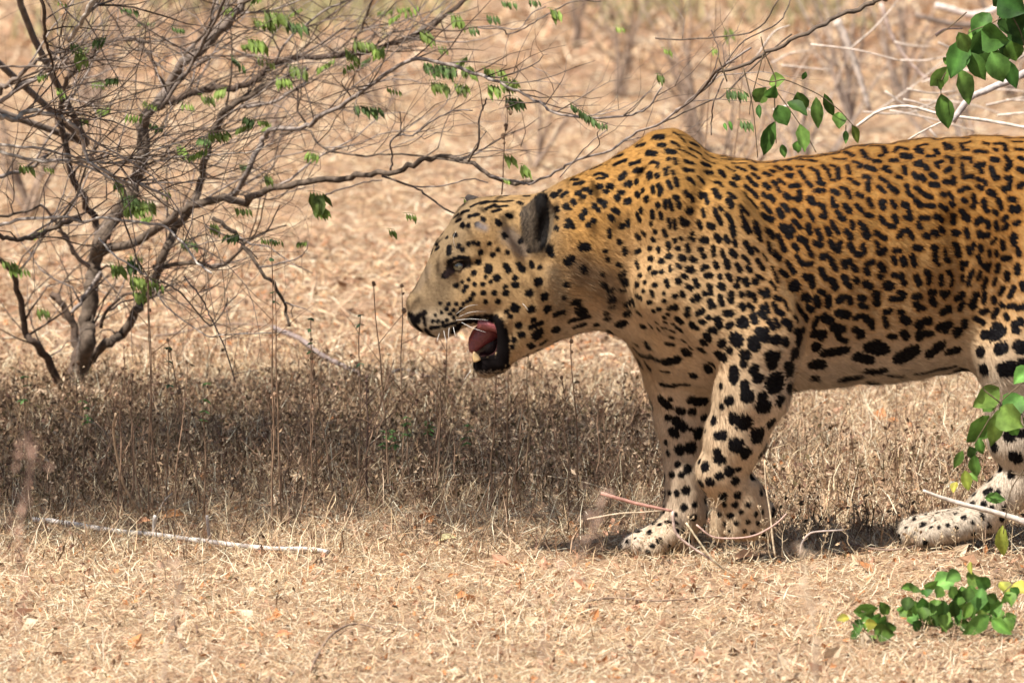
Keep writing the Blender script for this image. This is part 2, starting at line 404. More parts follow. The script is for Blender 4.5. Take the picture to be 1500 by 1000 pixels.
# the coat's markings: (left, top, scale, strokes); a stroke is  u,v,radius  or  u,v,u2,v2,radius
MARKS = [
(780, 180, 6.25, """1120,130,1190,130,36;1150,205,1215,205,20;950,215,1025,195,18;935,190,1010,155,8;1045,275,1130,285,25;735,320,820,295,18;745,385,860,340,17;890,380,985,350,18;930,435,1000,435,24;1070,375,1100,355,12;1100,355,1150,375,12;1150,375,1140,410,14;530,410,630,385,18;565,480,620,460,14;620,460,690,490,14;590,510,660,505,12;800,510,850,465,24;1065,460,1075,510,26;1130,470,1150,500,18;350,520,420,520,14;380,560,470,545,18;860,550,900,565,28;945,530,960,550,22;600,580,630,585,26;690,570,730,590,24;650,625,690,630,18;175,655,215,665,28;240,620,260,630,15;260,675,310,640,18;400,640,440,650,22;455,610,510,610,18;520,625,535,650,18;450,675,480,680,17;790,640,830,635,20;770,670,780,710,24;850,720,890,715,30;945,645,975,670,22;1000,615,1015,625,20;1035,690,1045,705,26;1095,585,1110,640,20;1145,565,1180,610,20;1180,610,1160,660,20;1140,750,1150,760,26;1210,710,1215,780,16;290,760,320,775,26;360,710,390,745,22;340,785,350,790,14;565,745,570,780,20;600,710,670,740,20;590,800,615,795,18;650,760,665,770,16;200,790,225,800,26;120,730,140,750,14;160,830,180,860,20;205,870,225,880,18;470,800,490,830,22;440,840,460,890,18;545,890,570,905,20;505,930,520,935,22;310,900,330,890,18;300,940,325,950,18;340,900,375,960,18;735,790,790,820,20;710,850,735,890,22;815,930,830,950,22;870,890,875,940,16;985,790,1000,810,24;955,830,970,870,20;975,890,990,895,18;1095,810,1100,870,22;1175,830,1180,880,16;1080,915,1085,930,18;210,970,215,975,22;700,985,705,1000,18"""),
(960, 180, 6.25, """100,260,180,270,24;110,330,130,335,20;160,330,190,340,18;180,360,190,380,15;265,350,350,375,19;420,370,500,395,20;90,420,100,480,18;110,405,130,410,10;155,440,165,470,16;260,430,290,430,26;310,435,350,440,18;450,450,520,460,22;590,440,630,490,23;300,510,330,530,27;330,530,355,560,18;400,500,440,550,23;545,545,590,550,20;590,550,620,590,18;690,545,735,590,22;730,500,755,510,32;650,405,730,445,10;740,405,825,440,14;870,400,910,430,20;890,470,950,510,14;1000,460,1040,480,21;1060,440,1085,445,19;840,500,860,515,16;880,540,925,575,18;820,580,855,605,18;880,620,930,680,17;1000,565,1040,595,22;1080,540,1100,560,22;1130,520,1180,560,14;1120,600,1140,630,16;1190,660,1215,680,27;110,530,145,600,18;180,505,200,580,21;270,630,300,670,24;320,660,345,720,19;165,675,210,690,19;205,720,220,780,17;85,710,95,780,17;125,700,155,800,15;410,640,420,690,19;445,640,480,740,16;530,600,560,650,21;560,660,590,690,22;670,640,725,690,21;665,700,700,770,25;810,640,840,690,18;860,700,920,770,21;985,650,1020,680,18;1050,670,1080,710,21;780,760,790,820,18;790,770,850,840,16;790,850,860,990,19;980,740,1050,820,17;980,850,1060,890,28;1130,800,1160,860,25;1160,750,1210,800,16;290,800,330,810,29;430,790,450,860,14;540,790,560,850,19;575,870,605,930,19;580,775,615,800,14;650,830,700,910,18;700,920,720,1000,17;45,820,60,880,16;115,880,135,960,14;170,890,185,970,14;235,870,260,940,18;285,900,300,930,16;390,900,420,970,17;480,930,540,960,22;910,910,950,1000,23;1020,980,1060,1000,22;1160,940,1200,990,25;170,90,270,180,14;145,175,220,215,14;320,185,400,215,16;210,240,380,320,7;300,230,420,290,11;450,270,560,330,9;600,330,850,340,9;850,330,1240,310,10;960,360,1040,365,12;1100,400,1160,430,17;1190,400,1240,430,15;1200,480,1240,500,17;700,370,830,370,7;430,320,550,375,7;230,110,400,190,7"""),
(880, 330, 6.25, """75,40,80,110,18;175,10,200,20,18;245,0,250,10,14;160,140,180,170,18;215,210,225,260,20;380,60,405,90,16;330,90,355,120,22;490,50,505,70,18;465,120,490,145,18;575,40,600,100,18;610,160,625,210,21;440,205,455,220,20;520,210,535,240,18;440,300,475,310,20;540,325,570,335,22;610,285,640,285,27;720,290,765,310,26;820,300,860,330,24;700,210,715,215,20;790,180,805,240,19;670,130,685,150,16;720,110,745,135,10;830,65,845,80,18;810,110,850,135,18;920,130,970,140,28;900,215,930,230,21;930,270,955,290,20;630,370,640,420,12;700,360,725,390,18;790,410,840,400,30;920,410,935,390,16;940,380,980,380,18;960,460,1010,460,25;750,455,785,480,19;700,490,720,530,23;595,500,605,530,18;605,550,620,560,16;860,490,880,560,18;880,540,900,555,18;790,555,840,585,18;980,550,1010,570,21;1000,590,1015,630,18;940,625,980,630,19;1080,550,1130,570,26;665,640,695,650,20;735,610,760,650,21;830,680,850,690,20;870,640,890,680,27;1000,690,1010,750,25;1030,735,1045,745,20;1090,650,1110,730,22;1190,620,1190,700,25;470,440,510,430,19;545,425,565,425,16;440,390,450,395,20;320,330,345,400,16;310,250,360,230,18;345,455,370,460,16;320,545,345,540,22;395,520,410,520,16;480,545,510,550,19;380,600,400,605,14;460,600,480,650,17;570,620,585,625,16;570,690,590,700,19;650,750,695,755,26;780,770,805,760,23;780,810,800,820,25;880,810,940,780,25;970,840,1000,850,20;905,880,950,890,21;1060,850,1090,930,28;1130,800,1200,810,28;1160,930,1200,900,25;820,900,850,930,27;870,940,890,945,18;990,960,1040,960,25;1050,90,1090,140,25;1140,100,1170,160,19;1190,0,1220,100,19;1220,140,1235,190,18;1030,190,1035,280,19;1110,230,1125,290,18;1190,230,1230,280,25;1040,340,1070,390,21;1145,320,1165,390,23;1080,460,1105,480,20;1160,450,1185,500,23;140,360,180,365,16;30,230,50,240,16;170,470,220,430,20;210,520,240,530,27;20,530,50,570,24;70,610,130,580,16;180,590,230,600,14;80,700,120,660,24;80,750,130,745,12;220,740,300,690,20;300,690,310,740,16;220,830,265,790,22;150,900,230,890,28;30,860,90,850,12;40,800,80,810,12;10,440,20,450,20;60,300,70,330,16;320,640,370,670,18;430,710,460,700,18;470,780,500,790,16;520,765,550,770,18;610,760,625,770,14;570,840,590,850,16;600,810,625,820,14;580,885,600,890,12;650,900,670,905,12;500,885,520,900,14;370,920,400,930,22;440,900,470,940,10;560,935,600,940,14;690,850,740,890,26;690,930,740,970,22;640,960,680,980,18;330,790,370,820,21;520,940,540,970,12"""),
(1040, 330, 6.25, """310,0,360,60,23;410,20,460,130,23;520,50,570,100,27;320,160,380,250,22;400,200,440,240,10;620,90,650,160,19;650,170,680,230,23;530,160,550,240,18;590,260,630,300,30;650,10,720,100,23;740,10,765,50,18;890,20,920,70,18;820,120,870,150,25;770,180,800,220,21;880,180,930,280,17;790,280,850,360,18;850,360,930,350,17;640,420,700,460,26;710,340,770,430,21;990,50,1010,120,19;960,160,1010,180,23;1070,30,1100,80,20;1130,20,1170,60,16;1100,150,1150,230,21;1190,160,1170,240,20;1020,290,1070,280,25;1100,310,1150,400,22;1010,400,1060,490,24;1220,340,1240,380,22;870,460,890,490,20;920,470,940,560,24;740,560,790,560,40;770,510,795,520,18;1110,500,1150,570,26;1220,470,1240,520,20;300,285,330,310,16;240,350,280,420,18;340,380,370,420,18;350,330,360,350,12;430,320,490,400,18;570,390,620,520,12;550,510,600,580,12;480,260,520,320,8;250,500,270,490,20;225,550,260,560,20;320,500,340,540,25;400,510,420,520,22;430,460,485,490,14;280,630,310,640,23;350,620,370,640,21;400,630,415,690,16;460,600,500,650,20;520,590,530,640,21;600,660,640,680,19;680,690,710,770,14;280,730,310,760,28;350,730,390,760,18;470,740,480,770,16;510,720,530,790,16;460,800,500,840,26;580,720,600,770,20;610,780,660,810,23;390,820,410,880,28;270,890,330,900,42;290,850,310,860,20;540,880,580,940,23;590,860,630,930,18;680,880,730,910,30;720,940,735,960,16;440,970,510,970,32;20,960,50,970,24;860,650,900,670,34;900,750,930,780,24;800,740,880,860,26;780,840,800,870,20;1000,600,1040,620,22;970,660,990,730,25;1080,660,1085,740,26;950,930,980,850,21;1050,840,1090,870,40;1180,690,1210,660,26;1170,800,1240,810,32;1130,940,1210,950,32;780,970,860,960,24;960,980,1050,980,22"""),
(1150, 190, 6.25, """20,245,300,225,12;300,225,500,180,8;560,150,770,120,12;770,110,1240,85,10;100,270,180,280,12;220,280,280,290,16;330,240,500,210,12;440,265,560,270,10;540,205,620,240,18;700,190,740,250,20;740,260,800,280,12;780,150,900,150,12;900,160,920,210,20;860,240,900,230,14;820,290,860,290,22;970,280,1020,285,22;1000,200,1020,180,20;1020,160,1120,180,14;1080,240,1140,250,32;1210,180,1240,200,28;10,340,50,350,14;20,415,60,415,18;110,340,160,340,12;130,380,180,450,16;200,480,240,520,16;230,350,290,380,14;300,400,320,460,16;310,480,350,500,22;340,330,390,370,16;390,390,410,430,12;420,460,450,465,12;420,325,480,350,12;480,360,490,450,18;570,330,590,400,14;620,290,700,320,12;670,340,690,345,14;740,340,820,370,21;580,450,610,460,14;630,480,670,500,16;720,430,770,440,18;760,480,760,550,21;870,440,930,480,16;850,520,910,570,16;960,520,1020,570,24;900,360,930,340,20;930,380,970,390,16;1090,340,1100,400,18;1020,430,1060,440,16;1180,410,1210,450,18;1200,310,1240,320,24;1110,510,1130,580,18;1140,600,1170,610,14;1200,530,1240,570,18;50,520,120,510,22;130,560,140,640,20;80,630,130,650,18;0,600,30,620,24;280,560,350,560,22;220,630,260,670,26;430,560,480,580,20;430,630,440,690,16;440,700,480,700,16;510,530,570,550,14;570,570,590,620,19;310,680,350,700,18;350,720,365,760,18;330,790,370,800,19;0,700,30,740,16;80,730,140,800,18;210,740,260,830,16;550,700,590,750,25;470,750,500,780,16;500,800,540,820,21;660,590,700,610,21;650,690,700,740,18;760,640,790,700,20;740,780,790,790,21;870,670,900,720,21;890,650,920,660,14;980,660,1010,710,20;1080,680,1120,700,23;1130,740,1150,820,20;1090,800,1140,815,16;1200,660,1240,690,24;870,800,910,850,18;1000,790,1020,840,21;950,880,1000,890,20;80,830,140,900,19;10,900,50,980,21;50,880,70,930,14;210,870,230,950,19;290,920,330,1000,18;380,900,400,960,18;420,840,490,950,16;560,930,600,980,22;610,850,620,900,18;680,850,720,880,16;720,900,760,980,26;830,940,920,1000,21;1040,980,1060,960,18;1060,930,1130,920,18;1140,950,1170,990,20"""),
(1300, 190, 6.25, """270,160,280,200,14;280,150,360,135,12;300,215,330,220,10;440,190,460,220,20;360,245,430,240,14;520,120,540,180,16;560,140,590,180,18;660,130,760,110,10;680,150,690,180,16;700,185,740,185,12;800,200,900,205,18;880,120,920,130,16;980,130,1070,130,14;980,180,1000,190,16;1070,140,1080,190,18;1150,110,1240,110,10;1170,180,1240,185,14;0,92,1250,62,10;260,310,300,290,18;340,330,360,360,22;440,310,500,290,17;450,330,470,350,14;540,250,590,270,21;580,280,590,300,16;530,380,570,360,20;670,260,760,260,16;760,270,765,300,12;680,310,690,420,14;700,440,770,430,18;810,330,880,320,24;850,370,860,390,20;960,270,1000,280,24;950,350,970,420,21;980,450,1010,440,20;1080,250,1120,300,22;1090,360,1120,320,24;1210,260,1240,270,20;1200,360,1240,380,24;240,400,270,430,18;310,430,330,460,25;400,410,440,430,22;400,500,460,510,23;520,480,570,480,20;600,440,600,490,21;820,450,880,470,16;880,470,900,500,18;830,520,860,540,21;1080,440,1130,440,18;1120,460,1110,540,20;1060,530,1080,560,20;1200,520,1240,500,22;340,590,400,620,21;360,690,420,700,20;260,650,300,700,20;250,530,300,560,16;500,590,520,600,18;560,580,600,640,16;580,670,600,690,18;480,690,540,730,20;660,560,690,550,20;700,530,750,540,14;690,640,720,660,18;780,600,800,660,19;770,700,790,700,20;930,570,970,590,26;880,650,890,720,22;900,740,920,750,18;1010,640,1040,720,21;980,750,1000,770,20;1120,630,1160,640,23;1140,730,1190,730,32;670,740,700,760,18;700,790,740,820,25;300,810,370,810,20;430,790,500,830,21;450,800,470,800,20;600,790,600,850,23;820,850,850,820,28;910,840,925,890,20;990,850,1000,910,20;1060,820,1090,800,21;1060,910,1090,880,21;1170,860,1200,850,20;280,860,300,900,20;420,940,450,960,25;480,910,510,930,24;610,940,640,950,27;340,970,370,980,24;720,920,740,980,21;840,940,850,970,23;880,970,920,960,23;1150,960,1170,980,22"""),
(1150, 340, 6.25, """580,20,600,50,22;720,10,740,40,23;830,90,850,130,18;880,190,910,160,23;850,180,870,200,18;590,110,620,170,20;710,120,725,180,20;660,200,690,210,22;1000,170,1050,170,18;990,230,1010,290,18;1080,250,1090,290,27;1190,140,1240,150,25;1165,220,1185,300,21;750,290,800,270,21;740,340,760,380,21;870,300,900,350,28;860,400,880,410,21;990,390,1030,400,21;1060,390,1090,470,23;1200,400,1225,470,23;730,470,780,500,30;920,480,970,500,34;830,560,840,650,30;680,600,720,610,24;690,660,710,680,20;730,680,750,690,16;970,610,1000,610,23;1040,550,1090,570,21;1040,610,1080,600,21;1180,590,1230,590,25;1190,660,1230,690,26;550,270,590,270,25;620,310,650,350,20;540,400,570,440,18;560,460,600,500,20;640,430,660,450,22;480,620,550,590,21;590,600,600,650,20;480,740,510,740,22;540,760,570,760,32;640,790,700,760,21;740,790,790,830,28;790,870,800,880,18;920,730,960,720,23;910,780,930,860,21;1050,730,1080,740,21;1080,790,1120,820,34;450,860,500,870,28;480,930,500,970,25;530,980,560,1000,24;640,890,700,920,28;660,960,720,950,20;950,950,1010,960,23;1080,920,1110,960,32;1220,830,1240,870,28;1210,950,1240,980,28;260,930,350,940,36;310,960,340,980,20;820,990,870,1000,14"""),
(1300, 340, 6.25, """420,140,450,150,23;430,200,440,260,23;460,290,470,300,14;520,160,530,200,18;530,240,560,260,21;600,110,620,110,16;630,130,650,210,26;740,150,760,190,23;790,110,780,140,20;850,130,860,170,18;830,220,850,280,20;950,100,990,60,14;930,170,935,210,16;990,180,1000,210,18;1050,90,1060,150,20;1140,50,1160,110,25;1190,160,1210,210,22;1060,240,1110,240,25;680,290,720,290,23;680,340,690,340,16;685,400,685,440,16;780,360,760,410,21;740,450,740,480,18;850,370,830,430,18;880,310,930,300,22;910,340,920,350,16;1010,300,1000,360,20;1090,380,1095,430,23;1190,310,1190,370,26;900,430,880,510,20;990,430,970,480,16;350,360,370,380,23;380,400,380,460,21;270,420,290,470,25;490,400,490,470,21;550,360,570,380,18;590,400,585,490,18;390,550,430,550,25;400,610,430,660,26;500,560,550,560,26;520,580,525,600,18;260,590,290,590,26;270,660,290,700,21;300,690,340,700,18;630,610,690,570,25;660,700,690,650,23;770,660,810,570,28;780,690,800,680,20;890,560,880,640,20;1030,560,1060,510,21;970,600,980,640,21;1120,590,1160,510,23;1230,470,1240,520,24;500,730,560,710,30;540,690,560,690,20;1040,660,1060,680,20;1110,680,1160,670,21;1190,700,1240,680,22;860,730,910,720,23;800,790,880,830,21;970,770,1000,710,21;1080,760,1100,790,23;980,850,1010,850,24;280,840,340,820,34;380,800,390,830,24;480,870,560,850,38;520,900,540,910,20;700,820,700,860,27;630,900,650,920,34;620,950,640,940,20;1160,850,1220,820,34;1170,900,1190,900,28;880,940,940,940,35;1010,960,1070,910,27;280,930,390,930,30"""),
(1100, 180, 2.5, """240,820,16;265,845,350,830,15;225,885,265,885,18;235,935,16;330,940,400,930,15;385,855,440,870,17;430,820,490,830,21;420,910,490,905,13;540,865,600,830,24;650,850,700,810,17;720,840,760,830,13;600,920,750,890,7;500,925,560,925,6;840,840,22;850,905,24;880,780,920,760,22;900,830,930,820,25;910,905,960,890,24;985,820,27;990,880,18;140,970,14"""),
(1260, 500, 3.125, """570,130,28;650,140,710,120,30;540,220,14;600,215,18;610,480,30;680,430,34;740,420,22;710,530,34;590,580,595,620,20;640,580,22;690,610,20;660,300,24;720,310,28;560,330,20;630,360,26;570,420,20;520,690,14;570,690,600,680,15;630,690,16;515,740,13;565,745,15;470,725,9;355,785,7;405,755,5;440,790,9;475,805,11;400,840,8;438,855,10;515,830,9;300,790,7;245,815,9;215,790,7;210,850,6;325,850,7;360,850,7;180,800,5;250,790,6;345,820,5;520,880,12;600,760,12;660,760,14"""),
(900, 480, 2.857, """500,35,520,65,20;450,65,15;480,95,12;580,50,590,80,20;630,40,17;675,50,16;710,50,720,70,13;775,30,770,60,18;755,110,20;545,115,19;540,150,13;640,120,680,120,18;660,150,18;725,150,735,190,18;500,170,500,220,18;590,165,575,185,14;600,210,18;675,230,32;735,255,16;545,240,16;555,285,22;620,290,18;605,325,642,335,20;695,305,18;470,310,490,300,14;450,330,11;445,245,11;500,380,20;540,395,27;415,388,15;430,450,13;455,450,16;600,440,600,460,25;655,400,19;380,430,8;510,490,24;430,520,13;440,550,18;550,525,20;355,560,9;380,580,16;480,590,480,610,16;440,620,14;520,590,9;360,650,14;410,650,390,640,14;500,640,510,640,13;455,705,15;515,700,13;460,740,9;505,740,10;560,740,8;475,785,495,785,9;440,780,7;530,770,8;590,780,8;460,820,7;510,815,7;560,810,7;600,815,7;480,850,6;545,850,7;580,860,7;620,770,7;190,295,230,330,15;200,145,270,130,13;110,115,155,120,9;190,180,230,185,5;190,235,250,245,6;250,240,310,235,9;330,200,13;320,300,380,310,17;235,300,8;265,345,290,350,14;325,350,13;225,375,12;255,385,290,420,16;375,375,12;240,430,260,445,16;320,425,7;355,440,20;215,480,10;270,500,275,520,16;320,500,20;225,525,10;265,570,10;310,580,305,600,13;240,615,12;280,615,10;230,690,9;260,690,10;300,680,15;290,750,12;330,795,12;335,740,9;300,100,18;365,95,15;385,30,395,50,13;370,60,14;320,85,10;240,40,10;290,55,10;85,70,100,75,7;215,65,250,70,7;400,150,420,160,10;430,110,460,130,16"""),
(900, 700, 5.0, """390,320,20;330,340,14;445,330,13;450,265,11;510,385,16;330,460,17;280,495,14;90,465,12;245,540,12;400,495,11;150,440,9;190,520,9"""),
(560, 240, 2.777, """325,250,11;297,290,9;272,335,270,365,9;310,335,9;325,350,8;350,325,8;370,320,6;388,325,7;400,360,10;435,325,8;390,400,11;373,445,10;433,417,430,437,15;470,350,6;508,360,9;450,370,7;465,465,13;500,410,515,435,11;550,405,575,435,10;605,400,610,420,7;640,420,9;540,465,10;530,490,550,495,10;635,480,15;598,525,15;660,540,14;500,500,8;503,525,12;455,525,9;410,525,9;370,530,9;375,490,7;408,490,8;340,500,9;300,495,7;330,515,7;540,585,17;605,590,14;670,590,15;505,600,9;520,620,7;555,655,13;615,635,10;565,695,11;535,715,9;530,745,7;625,700,638,685,18;600,665,650,645,7;640,735,665,720,7;700,615,740,600,9;745,490,10;740,545,9;770,565,800,560,12;800,590,820,610,20;760,640,840,620,9;780,665,825,650,10;870,655,12;960,655,15;910,610,10;910,630,8;935,550,14;985,480,15;235,566,4;270,570,5;300,570,5;260,590,6;240,605,5;275,610,6;290,595,5;215,615,4;205,640,5;225,640,5;245,645,5;262,635,5;290,625,5;305,610,5;320,590,6;330,570,5;195,668,230,662,4;245,660,300,645,4;175,672,205,700,6;205,700,260,710,9;260,710,300,705,10;300,705,335,680,8;215,300,225,330,4;240,290,250,275,4;262,300,5;230,340,215,350,4;205,340,200,355,5;290,220,310,205,4;320,200,350,190,5;350,215,390,205,5;360,175,430,150,4;400,165,460,150,3;420,185,460,165,4;450,155,530,150,3;450,195,480,185,4;460,175,510,170,3;300,235,320,225,4;385,245,8;410,225,10;350,250,7;345,560,5;360,550,7;420,560,9;470,560,10;440,480,5;420,460,5;350,470,5;325,480,5;275,395,310,380,5;310,380,352,384,5;352,384,335,395,4;274,398,270,430,7;268,435,248,458,7;275,430,300,432,3;300,432,335,405,3"""),
]
def u_(s, l, t_, k):
    out = []
    for q in s.split(';'):
        a = [float(v) for v in q.split(',')]
        if len(a) == 3: a = [a[0], a[1], a[0], a[1], a[2]]
        out.append((l+a[0]/k, t_+a[1]/k, l+a[2]/k, t_+a[3]/k, a[4]/k))
    return out
STROKES = [x for l, t_, k, s in MARKS for x in u_(s, l, t_, k)]

def coat(p, n):
    """base colour for points p with outward normals n"""
    u, v = proj(p)
    low = ss(v, 300, 545)                                          # back to belly
    c = lerp(ORANGE[None]+p*0, PALE, low*0.95)
    c = lerp(c, WHITE, ss(v, 460, 600)*0.8)
    c = lerp(c, np.array([.50, .46, .42]), ss(p[:, 1], -.03, .02)*ss(v, 540, 600)*(u < 1060)*.9)
    c = lerp(c, PALE*1.05, ss(u, 860, 960)*(1-ss(u, 1080, 1180))*ss(v, 270, 420)*0.6)
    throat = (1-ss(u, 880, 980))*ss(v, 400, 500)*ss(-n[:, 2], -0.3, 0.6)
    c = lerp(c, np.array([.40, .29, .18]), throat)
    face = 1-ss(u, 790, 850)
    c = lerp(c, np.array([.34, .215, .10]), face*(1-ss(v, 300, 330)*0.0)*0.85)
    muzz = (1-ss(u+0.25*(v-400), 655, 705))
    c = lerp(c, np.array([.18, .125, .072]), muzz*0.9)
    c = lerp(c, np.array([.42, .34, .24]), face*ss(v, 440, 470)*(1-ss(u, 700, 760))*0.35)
    ub = ss(-n[:, 2], 0.3, 0.9)                                    # undersides are paler
    c = lerp(c, np.array([.44, .36, .28]), ub*(v < 700)*0.7)
    c = c*(1-0.14*ss(u, 1120, 1240)*(u < 1430))[:, None]  # flank darkened in the coat colour to stand in for shading
    c = c*(1+((.10*vnoise(p, 420, 6)+.08*vnoise(p, 900, 16))*face)[:, None])
    c = c*(1+0.10*vnoise(p, 38)[:, None]+0.08*vnoise(p, 190, 2)[:, None])
    return c
def zone(p):
    """spot spacing, radius (px), rosette ring radius (0 = solid spots)"""
    u, v = proj(p[None]); u, v = float(u[0]), float(v[0])
    if u < 800: return (19, 5.0, 0)
    if v > 745: return (18, 5, 0)
    if u < 1160 and v > 540: return (38, 11, 0) if v < 690 else (20, 6, 0)
    if u > 1420 and v > 470: return (44, 15, 0)
    if v > 480 and u > 1150: return (42, 15, 0)
    if u < 1080: return (30, 6, 9) if v < 330 else (25, 7, 0)
    return (45, 8.5, 15)
CAPS = []                                                          # A, B, radius, colour, softness
for (a, b_, c_, d_, r) in STROKES:
    h0 = next((h for h in (hit(a, b_+k) for k in (0, 3, 6, 9, 12)) if h is not None), None)
    h1 = next((h for h in (hit(c_, d_+k) for k in (0, 3, 6, 9, 12)) if h is not None), None)
    if h0 is None and h1 is None: continue
    if h0 is None: h0 = h1
    if h1 is None: h1 = h0
    if np.linalg.norm(h1-h0) > 0.10: h1 = h0
    flank = a > 1085 and b_ < 492; leg = a < 1185 and b_ > 490
    if leg: r *= 1.18
    if flank: r = r*1.02
    ln_ = np.linalg.norm(h1-h0); pull = min((0.08 if flank else 0.42)*r*S, 0.4*ln_)/(ln_+1e-9); h0, h1 = h0+(h1-h0)*pull, h1+(h0-h1)*pull
    if b_ > 500 and r > 4 and 1130 < a < 1420 and b_ < 590: r *= 1.08
    if a > 1420 and b_ > 500: r *= .85
    CAPS.append((h0, h1, (r*1.2+0.7)*S if a > 780 else (r*1.2+0.6+.7*(r < 2.8))*S, DARK, 1.0))
for px in range(1056, 1720, 11):
    h0 = next((h for h in (hit(px, 190+k) for k in range(0, 70, 3)) if h is not None), None); h1 = next((h for h in (hit(px+rng.uniform(5, 10), 190+k) for k in range(0, 70, 3)) if h is not None), None)
    if h0 is not None and h1 is not None: CAPS.append((h0, h1, rng.uniform(2.2, 4.4)*S, (.03, .018, .012), 1.2))
# the rest of the coat (far side, hindquarters): grown by even random spacing on the skin
tr_c = np.array([(a+b_)/2 for a, b_, *_ in CAPS])
order = rng.permutation(len(V))[:26000]
acc_cell = {}; CS = 0.05
def near(p, rad):
    k = tuple((p//CS).astype(int))
    for i in (-1, 0, 1):
        for j in (-1, 0, 1):
            for l in (-1, 0, 1):
                for q in acc_cell.get((k[0]+i, k[1]+j, k[2]+l), ()):
                    if (q[0]-p[0])**2+(q[1]-p[1])**2+(q[2]-p[2])**2 < rad*rad: return True
    return False
for c_ in tr_c: acc_cell.setdefault(tuple((c_//CS).astype(int)), []).append(c_)
grown = 0
for vi in order:
    p = V[vi]; n = N[vi]; sp, r, ring = zone(p)
    if near(p, sp*S*1.0) or proj(p)[0] < 690: continue
    acc_cell.setdefault(tuple((p//CS).astype(int)), []).append(p); grown += 1
    t1 = np.cross(n, (0.3, 0.1, 0.9)); t1 /= np.linalg.norm(t1)+1e-9; t2 = np.cross(n, t1)
    if ring == 0:
        a = rng.random()*6.28; e = (t1*math.cos(a)+t2*math.sin(a))*r*S*rng.uniform(0.2, 0.7)
        CAPS.append((p-e, p+e, r*S*rng.uniform(0.75, 1.1), DARK, 0.9))
    else:
        k = rng.integers(3, 5); a0 = rng.random()*6.28
        for i in range(k):
            a = a0+i*6.28/k+rng.uniform(-0.25, 0.25); q = p+(t1*math.cos(a)+t2*math.sin(a))*ring*S
            tt = (-t1*math.sin(a)+t2*math.cos(a))*r*S*0.7
            CAPS.append((q-tt, q+tt, r*S*rng.uniform(0.65, 0.9), DARK, 0.9))
print('spots traced', len(tr_c), 'grown', grown)
def paint(pts, col, caps):
    o = np.argsort(pts[:, 0]); ps = pts[o]; xs_ = ps[:, 0]; cs = col[o].copy()
    wob = vnoise(ps, 400, 1)*0.24
    for a, b_, r, cc, soft in caps:
        m_ = r*1.6+0.003
        i0 = np.searchsorted(xs_, min(a[0], b_[0])-m_); i1 = np.searchsorted(xs_, max(a[0], b_[0])+m_)
        if i0 == i1: continue
        q = ps[i0:i1]; mid = (a+b_)/2; R = np.linalg.norm(b_-a)/2+m_
        sel = np.nonzero((np.abs(q[:, 2]-mid[2]) < R) & (np.abs(q[:, 1]-mid[1]) < R))[0]
        if len(sel) == 0: continue
        q = q[sel]; ba = b_-a; L = ba@ba+1e-12
        h = np.clip((q-a)@ba/L, 0, 1); d_ = np.linalg.norm(q-a-h[:, None]*ba, axis=1)
        wgt = 1-ss(d_-r*(1+wob[i0:i1][sel]), -soft*S, soft*S)
        cs[i0+sel] = cs[i0+sel]*(1-wgt[:, None])+np.asarray(cc)[None]*wgt[:, None]
    out = np.empty_like(cs); out[o] = cs
    return out
# broad patches of fur tone and painted neck shade, laid under the spots
def patch(px, py, r, colr, soft=6, px2=None, py2=None):
    h0 = hit(px, py); h1 = hit(px2, py2) if px2 else h0
    if h0 is None or h1 is None: return []
    return [(h0, h1, r*S, colr, soft)]
UNDER = []
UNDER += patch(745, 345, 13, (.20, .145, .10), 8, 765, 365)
UNDER += patch(850, 400, 14, (.20, .125, .07), 12, 885, 410)  # inner part of the painted neck shade
UNDER += patch(850, 395, 20, (.19, .12, .065), 20, 905, 440)  # brownish shade below the ear, put into the coat colour
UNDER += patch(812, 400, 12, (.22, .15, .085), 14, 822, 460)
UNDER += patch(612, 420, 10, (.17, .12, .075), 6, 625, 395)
OVER = patch(702, 330, 4, (.19, .165, .165), 6, 710, 334)
ear_c = W(790, 322, -58)
MOUTH = [(W(664, 508, -60), W(716, 496, -44), 13*S, 27*S), (W(672, 498, -34), W(712, 488, -30), 10*S, 18*S)]
def capd(p, a, b_, r1, r2):
    ba = b_-a; h = np.clip((p-a)@ba/(ba@ba), 0, 1); return np.linalg.norm(p-a-h[:, None]*ba, axis=1)-(r1+(r2-r1)*h)
LIP = []
EYEB = patch(662, 392, 8, (.02, .015, .013), 2, 684, 385)+patch(655, 402, 5, (.03, .02, .02), 2, 662, 396)
for (a, b_, c_, d_, r) in ((728, 474, 736, 500, 12), (736, 500, 737, 525, 11), (735, 525, 726, 542, 10), (700, 532, 728, 538, 14), (694, 530, 706, 542, 9), (712, 508, 722, 525, 12), (700, 515, 712, 522, 9), (688, 468, 724, 466, 7), (664, 484, 692, 470, 7),
                           (628, 493, 668, 488, 5), (604, 470, 616, 484, 5), (600, 462, 612, 470, 6), (606, 468, 622, 458, 5), (620, 462, 623, 476, 3)):
    h0, h1 = hit(a, b_), hit(c_, d_)
    if h0 is None or h1 is None: continue
    LIP.append((h0, h1, r*S, (.006, .0045, .0045), 2.2))
HALO = [(a, b_, r+3*S, (1, 1, 1), 3) for a, b_, r, _, _ in CAPS]
